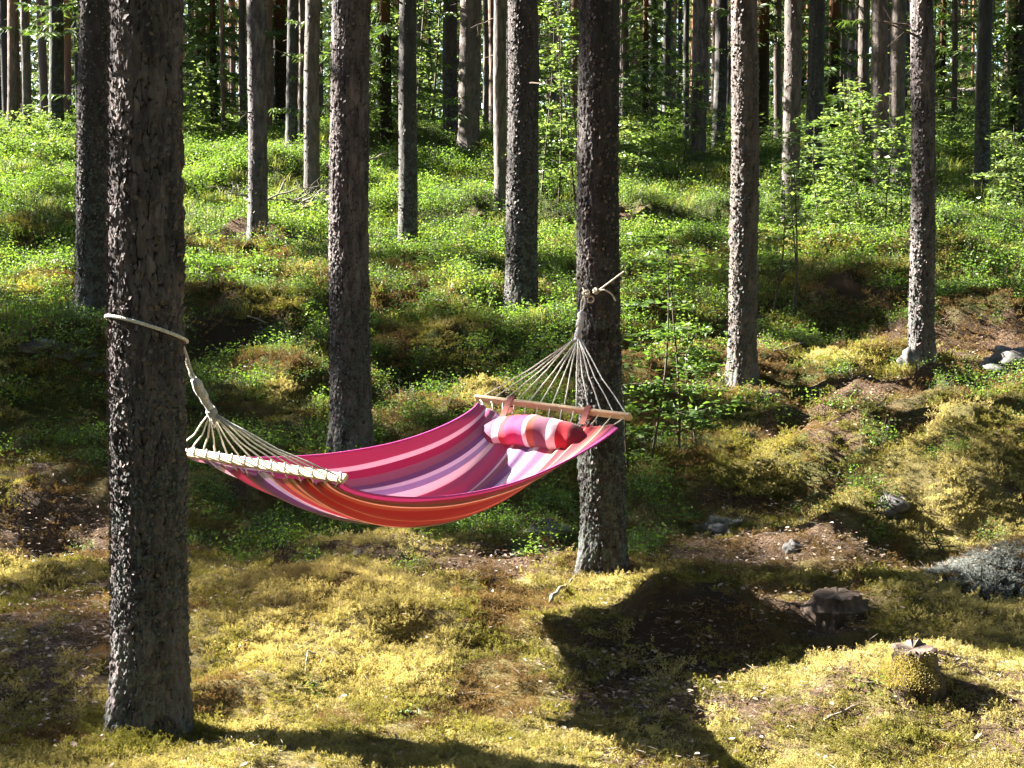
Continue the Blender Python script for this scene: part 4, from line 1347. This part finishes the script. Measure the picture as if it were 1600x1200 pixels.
for k in range(26):
    mb = MB()
    a = np.array([rng.uniform(-.45, .5), rng.uniform(-.3, .3), rng.uniform(.0, .12)])
    t_ = np.array([rng.uniform(.1, .75), rng.uniform(-.3, .3), rng.uniform(.15, .65)]) * (1 if k % 4 else -1) * np.array([1, 1, 1 if k % 4 else -1])
    P = [a + t_ * s + np.array([0, 0, -.2 * s * s]) + rng.normal(size=3) * .02 for s in np.linspace(0, 1, 6)]
    mb.tube(P, np.linspace(.014, .004, 6) * rng.uniform(.6, 1.4), 5)
    for q in (2, 3, 4):
        mb.tube([P[q], P[q] + rng.normal(size=3) * .10], [.005, .002], 3)
    obj('branch', mb.build('branch', M['twig'] if k % 3 else M['stumpwood']), e)

# reindeer lichen
for (u, v, rx, ry, n, lab) in [(1560, 905, .38, .30, 150, 'grey white reindeer lichen patch at the right edge'), (1120, 830, .12, .07, 16, 'small grey lichen patch right of the rope tied trunk'),
                               (130, 552, .22, .12, 30, 'pale lichen patch on the left bank')]:
    if 'Pl' not in globals():
        M['cladonia'] = leafmat('reindeer_lichen', (.10, .11, .105), (.19, .205, .19), (.30, .315, .29), .2, (1, 1, 1), 3, .1, .9)
        Pl = proto_set('lichen_puff', [moss_patch(60, .04, .035, 'cladonia') for _ in range(3)])
    p = at(u, v); a = rng.uniform(0, 6.28, n); r = rng.random(n) ** .6
    scatter('reindeer_lichen', onground(p[0] + rx * r * np.cos(a), p[1] + ry * r * np.sin(a), .01), Pl, .7, 1.5, lab, 'lichen', .3, 3)

# ------------------------------------------------------------------ hammock
def unit(v): return v / np.linalg.norm(v)


T1, T2 = PINES[0], PINES[1]
c1 = np.array([T1['b'][0] + T1['lean'] * 1.2, T1['b'][1], 0]); c2 = np.array([T2['b'][0] + T2['lean'] * 1.2, T2['b'][1], 0])
hd = unit(c2 - c1); hp = np.array([hd[1], -hd[0], 0.0]); UP = np.array([0, 0, 1.0])


def on_axis(u, v, off=0.0):
    """point on the vertical plane through the hammock axis (shifted sideways by off) seen at photo pixel u, v"""
    d = ray(u, v); o = np.array([0, 0, CAM_H]); b = c1 + hp * off
    t = np.dot(b - o, hp) / np.dot(d, hp)
    return o + d * t


HW = .46
# bar ends: near end seen at the pixel, far end from the bar width
LN = on_axis(536, 748, HW); RN = on_axis(983, 651, HW)
LF0 = on_axis(300, 713, -HW * .62); RF = on_axis(746, 622, -HW)
LF = LN - hp * 2 * HW + UP * .035
print('LN', LN, 'LF', LF, 'RN', RN, 'RF', RF, np.linalg.norm(RN - RF), np.linalg.norm((LN + LF) / 2 - (RN + RF) / 2))
GL = on_axis(333, 648); GR = on_axis(903, 528)
GL2 = on_axis(303, 592); GR2 = on_axis(909, 486)
ham = thing('hammock', (c1 + c2) / 2 + UP * .35, 'pink, white and purple striped cloth hammock hanging between two pine trunks', 'hammock')
h0 = np.array(ham.location)
STR = [(.0, .05, (.48, .09, .22)), (.05, .07, (.80, .66, .74)), (.07, .10, (.40, .04, .16)), (.10, .14, (.34, .16, .26)), (.14, .165, (.20, .11, .28)), (.165, .185, (.72, .70, .84)), (.185, .21, (.40, .36, .58)), (.21, .245, (.86, .78, .84)),
       (.245, .36, (.58, .12, .28)), (.36, .385, (.88, .76, .80)), (.385, .44, (.36, .14, .18)), (.44, .49, (.20, .10, .26)), (.49, .515, (.60, .58, .80)), (.515, .555, (.86, .80, .84)),
       (.555, .62, (.60, .11, .24)), (.62, .645, (.66, .36, .28)), (.645, .685, (.42, .14, .08)), (.685, .70, (.66, .46, .36)), (.70, .78, (.33, .025, .04)), (.78, .79, (.50, .24, .16)), (.79, .865, (.30, .018, .03)), (.865, .89, (.36, .12, .07)), (.89, .90, (.66, .46, .38)), (.90, .935, (.16, .045, .035)), (.935, .975, (.24, .015, .06)), (.975, 1.01, (.48, .07, .30))]


def cloth_mat(name, coord, stripes, wv=520):
    m, nt, out = newmat(name)
    t = attr(nt, coord)
    stops = []
    n = nt.nodes.new('ShaderNodeValToRGB'); n.color_ramp.interpolation = 'CONSTANT'
    e = n.color_ramp.elements
    while len(e) < len(stripes): e.new(.5)
    for i, (a, b, c) in enumerate(stripes): e[i].position = min(a, 1); e[i].color = (*c, 1)
    nt.links.new(t, n.inputs[0])
    # woven threads: fine colour flecks along the stripes
    tc = nd(nt, 'ShaderNodeCombineXYZ')
    nt.links.new(math_(nt, 'MULTIPLY', t, 420), tc.inputs[0]); nt.links.new(math_(nt, 'MULTIPLY', attr(nt, 'along'), 60), tc.inputs[1])
    th = noise(nt, 1.0, 2, .6, tc.outputs[0])
    col = mixc(nt, ramp(nt, th, [(.3, (.32, .32, .32)), (.7, (0, 0, 0))]), n.outputs[0], mixc(nt, .5, n.outputs[0], (.25, .04, .05)))
    b = bsdf(nt, col, .8, bump(nt, th, .35, .0015), .15)
    b.inputs['Sheen Weight'].default_value = .25
    tr = nd(nt, 'ShaderNodeBsdfTranslucent')
    nt.links.new(mixc(nt, 1.0, col, (1.0, .78, .85), 'MULTIPLY'), tr.inputs[0])
    mx = nd(nt, 'ShaderNodeMixShader'); mx.inputs[0].default_value = .34
    nt.links.new(b.outputs[0], mx.inputs[1]); nt.links.new(tr.outputs[0], mx.inputs[2]); nt.links.new(mx.outputs[0], out.inputs[0])
    return m


M['cloth'] = cloth_mat('striped_cloth', 'across', STR)


def bar_point(side, t):
    a, b = (LF, LN) if side == 0 else (RF, RN)
    return (a + b) / 2 + (b - a) / 2 * t


def cloth_pt(s, t):
    """s along 0 left bar .. 1 right bar, t across -1 far edge .. 1 near edge (arrays)"""
    s = np.asarray(s, float); t = np.asarray(t, float)
    cut = .955          # the cloth is a little narrower than the bars
    A = bar_point(0, 0)[None] - UP * .018; B = bar_point(1, 0)[None] - UP * .024
    dA = (LN - LF) / 2 * cut; dB = (RN - RF) / 2 * cut
    k = (4 * s * (1 - s)) ** .85
    kw = (4 * s * (1 - s)) ** .7
    wid = 1 - .27 * kw
    base = A * (1 - s)[..., None] + B * s[..., None]
    side = dA * (1 - s)[..., None] + dB * s[..., None]
    tt = np.sign(t) * np.abs(t) ** .95
    P = base + side * (tt * wid)[..., None]
    # skewed lowest point lies nearer the left bar
    ks = (np.clip(s * (1 - s) * 4, 0, 1)) ** .8 * (1 - .22 * (0.5 - s))
    sagC = .385; edge = np.where(t < 0, .075, .20)
    a = np.abs(t) ** 2.3
    z = -ks * (sagC * (1 - a) + edge * a)
    # near the bars the cloth drops steeply
    z = z - .012 * np.exp(-s / .05) * (1 - a) - .012 * np.exp(-(1 - s) / .05) * (1 - a)
    fold = .022 * (vn(t * 12 + 3, s * 2.2, 66) - .5) * (np.exp(-s / .25) + np.exp(-(1 - s) / .25)) + .006 * np.abs(np.sin(t * 19 + 2 * vn(s * 5, t, 9))) * (np.exp(-s / .12) + np.exp(-(1 - s) / .12)) + .010 * np.sin(t * 9 + 2 * s) * kw + .006 * np.sin(t * 23 + 5 * s + 1) * (1 - kw * .4) + .010 * (vn(t * 7 + 9, s * 3, 60) - .5) + .007 * (vn(t * 16, s * 5, 61) - .5)
    scal = .012 * (np.cos(t * math.pi * 11) - 1) * (np.exp(-s / .03) * -1 + np.exp(-(1 - s) / .03))
    P = P + UP * (z + fold)[..., None] + hd * scal[..., None]
    return P


ns, ntt = 170, 150
S, Tt = np.meshgrid(np.linspace(.008, .985, ns), np.linspace(-1, 1, ntt), indexing='ij')
V = cloth_pt(S, Tt).reshape(-1, 3) - h0
me = mesh('cloth', V, [grid_quads(ns, ntt)], M['cloth'], True, None, {'across': (Tt * .5 + .5).ravel(), 'along': S.ravel()})
co = obj('cloth', me, ham)
sm = co.modifiers.new('thickness', 'SOLIDIFY'); sm.thickness = .0025; sm.offset = 0
for t in (-1, 1):
    s = np.linspace(.012, .985, 120)
    mb = MB(); mb.tube(cloth_pt(s, np.full(120, t)) - h0, .0045, 6)
    M.setdefault('hem', simple('magenta_hem', (.42, .04, .22), (.55, .07, .30), 80))
    obj('hem', mb.build('hem', M['hem']), ham)


def spreader(side, nrm):
    a = bar_point(side, -1); b = bar_point(side, 1)
    d = unit(b - a); n = unit(nrm - d * np.dot(nrm, d)); w = np.cross(d, n)
    mb = MB(); L = np.linalg.norm(b - a) / 2 + .012
    # rounded edges: an eight sided bar section
    c = (a + b) / 2; hw, ht, ch = .021, .009, .004
    sec = [(hw, ht - ch), (hw - ch, ht), (-hw + ch, ht), (-hw, ht - ch), (-hw, -ht + ch), (-hw + ch, -ht), (hw - ch, -ht), (hw, -ht + ch)]
    VV = []
    for e_, sc in ((-L, .8), (-L + .004, 1), (L - .004, 1), (L, .8)):
        for (p, q) in sec: VV.append(c + d * e_ + w * p * sc + n * q * sc)
    VV = np.array(VV) - h0; QQ = []
    for r_ in range(3):
        for j in range(8): QQ.append([r_ * 8 + j, r_ * 8 + (j + 1) % 8, r_ * 8 + 8 + (j + 1) % 8, r_ * 8 + 8 + j])
    TT = [[0, j + 1, j] for j in range(1, 7)] + [[24, 24 + j, 25 + j] for j in range(1, 7)]
    mb.add(VV, TT, QQ)
    obj('spreader_bar', mb.build('spreader_bar', M['bar'], False), ham)
    return n, w


nL, wL = spreader(0, -hd * .62 + UP * .78)
nR, wR = spreader(1, hd * .80 + UP * .6)
NR = 13
for side, G, n_, w_ in ((0, GL, nL, wL), (1, GR, nR, wR)):
    for k in range(NR):
        t = -.95 + 1.9 * k / (NR - 1)
        q = bar_point(side, t)
        jit = unit(rng.normal(size=3)) * .010
        g = G + hp * t * .016 + jit
        mid = (q + g) / 2 - UP * (.006 + .004 * rng.random())
        top = q + n_ * .014
        mb = MB()
        mb.tube(np.array([g, (g * .75 + top * .25) - UP * .003, mid, (g * .25 + top * .75) - UP * .004, top, q - n_ * .012]) - h0, .0034, 6)
        obj('rope', mb.build('rope', M['rope']), ham)
        # short loop that laces the cloth edge to the bar
        s_e = .012 if side == 0 else .985
        ce = cloth_pt(np.array([s_e]), np.array([t * .98]))[0]
        mb = MB(); mb.tube(np.array([q - n_ * .010, (q + ce) / 2 - UP * .004, ce]) - h0, .0032, 5)
        if side == 0:   # modelled cords standing in for rope shadows across the bar face
            P = [q + n_ * .0105 + w_ * a_ for a_ in (-.022, -.008, .008, .022)]
            P = [p + hp * (.010 * i_) for i_, p in enumerate(P)]
            mb.tube(np.array(P) - h0, .0028, 5)
        obj('lacing', mb.build('lacing', M['rope']), ham)
for G, G2, nm in ((GL, GL2, 0), (GR, GR2, 1)):
    d = unit(G2 - G); L = np.linalg.norm(G2 - G)
    mb = MB(); s = np.linspace(-.12, 1, 26)
    x_ = unit(np.cross(d, UP)); 
    P = np.array([G + d * L * q + x_ * .003 * math.sin(q * 20) for q in s])
    r = np.interp(s, [-.12, 0, .35, .6, .85, 1], [.020, .017, .015, .018, .018, .010] if nm else [.018, .015, .015, .019, .020, .013]) * (1 + .05 * np.sin(s * 90))
    mb.tube(P - h0, r, 10)
    # windings
    for w0 in ((.02, .42) if nm else (.0,)):
        a_ = np.linspace(0, 2 * math.pi * 4, 48); y_ = np.cross(d, x_)
        rr_ = .018
        W = np.array([G + d * L * (w0 + .16 * q / (2 * math.pi * 4)) + (x_ * math.cos(q) + y_ * math.sin(q)) * rr_ for q in a_])
        mb.tube(W - h0, .0035, 5)
    obj('whipping', mb.build('whipping', M['whip']), ham)
    for k in range(4 if nm else 2):
        mb = MB(); a = G + x_ * rng.uniform(-.02, .02); e_ = a + np.array([rng.uniform(-.03, .03), 0, -rng.uniform(.04, .09)])
        mb.tube(np.array([a, (a + e_) / 2 + x_ * .008, e_]) - h0, .003, 5); obj('loose_end', mb.build('loose_end', M['rope']), ham)
    # end loop
    mb = MB(); ax = unit(np.cross(d, x_))
    LL = .075 if nm else .03
    a_ = np.linspace(0, 2 * math.pi, 22)
    Lp = np.array([G2 + d * (LL * .5 - LL * .5 * math.cos(q)) + x_ * .010 * math.sin(q) for q in a_])
    mb.tube(Lp - h0, .0042, 6, cap=False)
    obj('end_loop', mb.build('end_loop', M['rope'] if nm else M['metal']), ham)


# pillow tied to the right bar
def on_cloth(s, t): return cloth_pt(np.array([s]), np.array([t]))[0]


PST = [(0, .05, (.28, .05, .045)), (.05, .17, (.22, .05, .11)), (.17, .24, (.80, .72, .78)), (.24, .30, (.55, .03, .05)), (.30, .40, (.60, .04, .15)), (.40, .47, (.50, .04, .18)), (.47, .51, (.80, .66, .70)), (.51, .57, (.36, .09, .06)), (.57, .68, (.20, .07, .13)), (.68, .76, (.80, .72, .80)), (.76, .86, (.52, .03, .05)), (.86, 1.01, (.24, .03, .05))]
M['pillow'] = cloth_mat('striped_pillow_cloth', 'across', PST)
pa = on_axis(757, 672, -.30); pbv = on_axis(915, 684, .26)
pc = (pa + pbv) / 2; px_ = unit(pbv - pa); pL = np.linalg.norm(pbv - pa) / 2 * 1.06
print('pillow', pc, pL * 2)
nu, nv = 64, 40
q = np.linspace(-1, 1, nu); a = np.arange(nv) * 2 * math.pi / nv
Qq, Aa = np.meshgrid(q, a, indexing='ij')
py_ = unit(np.cross(UP, px_)); pz_ = np.cross(px_, py_)
pr = .092 * np.clip(1 - np.abs(Qq) ** 3.6, 0, 1) ** .5 * (1 - .12 * np.abs(Qq))
wr_ = 1 + .04 * np.sin(Qq * 17 + 3 * vn(Aa * 2, Qq * 2, 4)) * (.4 + .6 * np.abs(Qq)) + .05 * np.sin(Aa * 3 + Qq * 4) + .06 * (vn(Qq * 6 + 20, Aa * 2, 77) - .5) + .10 * np.abs(Qq) ** 6 * np.sin(Aa * 7)
prr = pr * wr_
V = pc + px_ * (Qq * pL)[..., None] + py_ * (prr * 1.12 * np.cos(Aa))[..., None] + pz_ * (prr * .92 * np.sin(Aa) + .012 * np.cos(Qq * 3))[..., None]
V = V.reshape(-1, 3) - pc
j = np.arange(nv)[None]; j2 = (j + 1) % nv; i = np.arange(nu - 1)[:, None] * nv
Qd = np.stack([i + j, i + nv + j, i + nv + j2, i + j2], -1).reshape(-1, 4)
pil = thing('pillow', pc, 'small striped roll pillow strapped below the right spreader bar of the hammock', 'pillow')
obj('cover', mesh('cover', V, [Qd], M['pillow'], True, None, {'across': (Qq * .5 + .5).ravel(), 'along': (Aa / 6.28).ravel()}), pil)
for t in (-.52, .50):
    b = bar_point(1, t)
    e_ = pc + px_ * (np.dot(b - pc, px_) * .96) + pz_ * .062 + py_ * (.02 if np.dot(py_, hd) > 0 else -.02)
    tow = unit(e_ - b)
    # a flat band: over the bar and down both sides
    path = [e_, e_ * .5 + (b + wR * 0 + UP * .012) * .5 + UP * .012, b - hd * .014 + UP * .020, b + UP * .030, b + hd * .016 + UP * .016, b + hd * .012 - UP * .02, e_ * .55 + b * .45 + hd * .01 - UP * .01]
    path = np.array(path); fine = []
    for k in range(len(path) - 1):
        for s in np.linspace(0, 1, 5)[:-1]: fine.append(path[k] * (1 - s) + path[k + 1] * s)
    fine.append(path[-1]); fine = np.array(fine); dd = unit(RN - RF); 
    tn = np.gradient(fine, axis=0); tn /= np.linalg.norm(tn, axis=1)[:, None]
    nn_ = np.cross(tn, dd)
    V = np.concatenate([fine - dd * .017 + nn_ * .002, fine + dd * .017 + nn_ * .002, fine + dd * .017 - nn_ * .002, fine - dd * .017 - nn_ * .002]) - pc
    n_ = len(fine); Qd = []
    for k in range(n_ - 1):
        for r_ in range(4):
            r2 = (r_ + 1) % 4
            Qd.append([r_ * n_ + k, r_ * n_ + k + 1, r2 * n_ + k + 1, r2 * n_ + k])
    Qd += [[0, n_, 2 * n_, 3 * n_], [n_ - 1, 4 * n_ - 1, 3 * n_ - 1, 2 * n_ - 1]]
    obj('strap', mesh('strap', V, [np.array(Qd)], M['strap'], False), pil)


# ------------------------------------------------------------------ tie ropes
def twisted(name, P, r, mat, parent, strands=3, pitch=.03):
    """laid rope: strands wound round the path"""
    P = np.asarray(P, float)
    seg = np.linalg.norm(np.diff(P, axis=0), axis=1); cum = np.concatenate([[0], np.cumsum(seg)])
    n = max(12, int(cum[-1] / .006)); s = np.linspace(0, cum[-1], n)
    X = np.stack([np.interp(s, cum, P[:, k]) for k in range(3)], -1)
    t = np.gradient(X, axis=0); t /= np.linalg.norm(t, axis=1)[:, None]
    x = np.cross(t, np.array([.13, .21, 1.0])); x /= np.linalg.norm(x, axis=1)[:, None]; y = np.cross(t, x)
    mb = MB()
    for k in range(strands):
        a = s / pitch * 2 * math.pi + k * 2 * math.pi / strands
        mb.tube(X + (x * np.cos(a)[:, None] + y * np.sin(a)[:, None]) * r * .5, r * .58, 5)
    return obj(name, mb.build(name, mat), parent)


def smooth_path(K, n=60):
    K = np.array(K, float); m = len(K); t = np.linspace(0, m - 1, n); out = []
    for q in t:
        i = min(int(q), m - 2); f = q - i
        p0 = K[max(i - 1, 0)]; p1 = K[i]; p2 = K[i + 1]; p3 = K[min(i + 2, m - 1)]
        out.append(.5 * ((2 * p1) + (-p0 + p2) * f + (2 * p0 - 5 * p1 + 4 * p2 - p3) * f * f + (-p0 + 3 * p1 - 3 * p2 + p3) * f ** 3))
    return np.array(out)


def ring(t, zl, zr, pad, a0, a1, n=60, tilt=0.0):
    """rope round a trunk; height zl on its left side, zr on its right"""
    a = np.linspace(a0, a1, n)
    zc = (zl + zr) / 2 - np.cos(a) * (zl - zr) / 2
    zc = zc - tilt * np.sin(a)
    h = zc - t['b'][2]
    r = t['r'] * (1 - .036 * np.clip(h, 0, 99) ** .95) + pad
    sd = 3 + [q is t for q in PINES].index(True) * 7
    return np.stack([t['b'][0] + t['lean'] * h + r * np.cos(a) + .02 * np.sin(h * .9 + sd) * sstep(0, 2, h), t['b'][1] + r * np.sin(a) + .02 * np.sin(h * .7 + sd * 2), zc], -1)


def z_at(u, v, Y): return float(at_depth(u, v, Y)[2])


tr1 = thing('tie_rope', (T1['b'][0], T1['b'][1], 1.35), 'light rope slung round the thick front trunk holding the left end of the hammock', 'rope', 'tie ropes')
zl = z_at(172, 497, T1['b'][1]); zr = z_at(293, 532, T1['b'][1])
R1 = ring(T1, zl, zr, .006, math.pi * .24 - 2 * math.pi * 0, -math.pi * 1.75, 60, .032)
R1[:, 2] += .0
endp = GL2 + unit(GL2 - GL) * .02
K = np.vstack([endp[None], (endp * .5 + R1[0] * .5)[None] + hp * .004, R1, (endp * .5 + R1[-1] * .5)[None] - hp * .004, endp[None]])
twisted('rope_loop', K - np.array(tr1.location), .0068, M['rope'], tr1)

tr2 = thing('tie_rope', (T2['b'][0], T2['b'][1], 1.4), 'thin greenish rope knotted round the right hand trunk holding the pillow end of the hammock', 'rope', 'tie ropes')
l2 = np.array(tr2.location)
Yk = float(GR2[1])
kn = at_depth(918, 463, Yk)
kn2 = at_depth(932, 456, Yk)
zr2 = z_at(930, 458, T2['b'][1])
R2 = ring(T2, z_at(905, 436, T2['b'][1]), z_at(974, 436, T2['b'][1]), .006, -math.pi * .99, -math.pi * 2.02, 40)
fl = at_depth(907, 440, R2[0][1] - .02)
twisted('rope_loop', np.vstack([smooth_path([kn, (kn + fl) / 2 - UP * .006, fl, R2[0]], 16), R2, smooth_path([R2[-1], at_depth(968, 430, R2[-1][1] - .03), at_depth(950, 443, T2['b'][1] - T2['r'] - .012), kn2], 18)]) - l2, .005, M['rope_tie'], tr2)
twisted('loose_end', smooth_path([kn2, at_depth(950, 443, Yk - .02), at_depth(966, 431, Yk - .02), at_depth(976, 424, Yk - .02)], 24) - l2, .005, M['rope_tie'], tr2)
twisted('loose_end', smooth_path([kn2, at_depth(944, 453, Yk - .02), at_depth(956, 460, Yk - .02), at_depth(962, 470, Yk - .02)], 24) - l2, .005, M['rope_tie'], tr2)
for (u, v, w) in ((916, 458, .016), (931, 455, .014)):
    mb = MB(); c = at_depth(u, v, Yk)
    for k in range(3):
        a = np.linspace(0, 2 * math.pi, 18); ax1 = unit(rng.normal(size=3)); ax2 = unit(np.cross(ax1, rng.normal(size=3)))
        mb.tube(np.array([c + (ax1 * math.cos(q) + ax2 * math.sin(q)) * w for q in a]) - l2, .0052, 6, cap=False)
    obj('knot', mb.build('knot', M['rope_tie']), tr2)
top = GR2 + unit(GR2 - GR) * .06
mb = MB(); c = at_depth(923, 468, Yk); a = np.linspace(0, 2 * math.pi, 24)
mb.tube(np.array([c + np.array([1, 0, 0]) * .016 * math.cos(q) + UP * .016 * math.sin(q) for q in a]) - l2, .004, 6, cap=False)
obj('ring_loop', mb.build('ring_loop', M['rope_tie']), tr2)
print('script done', len(bpy.data.objects))
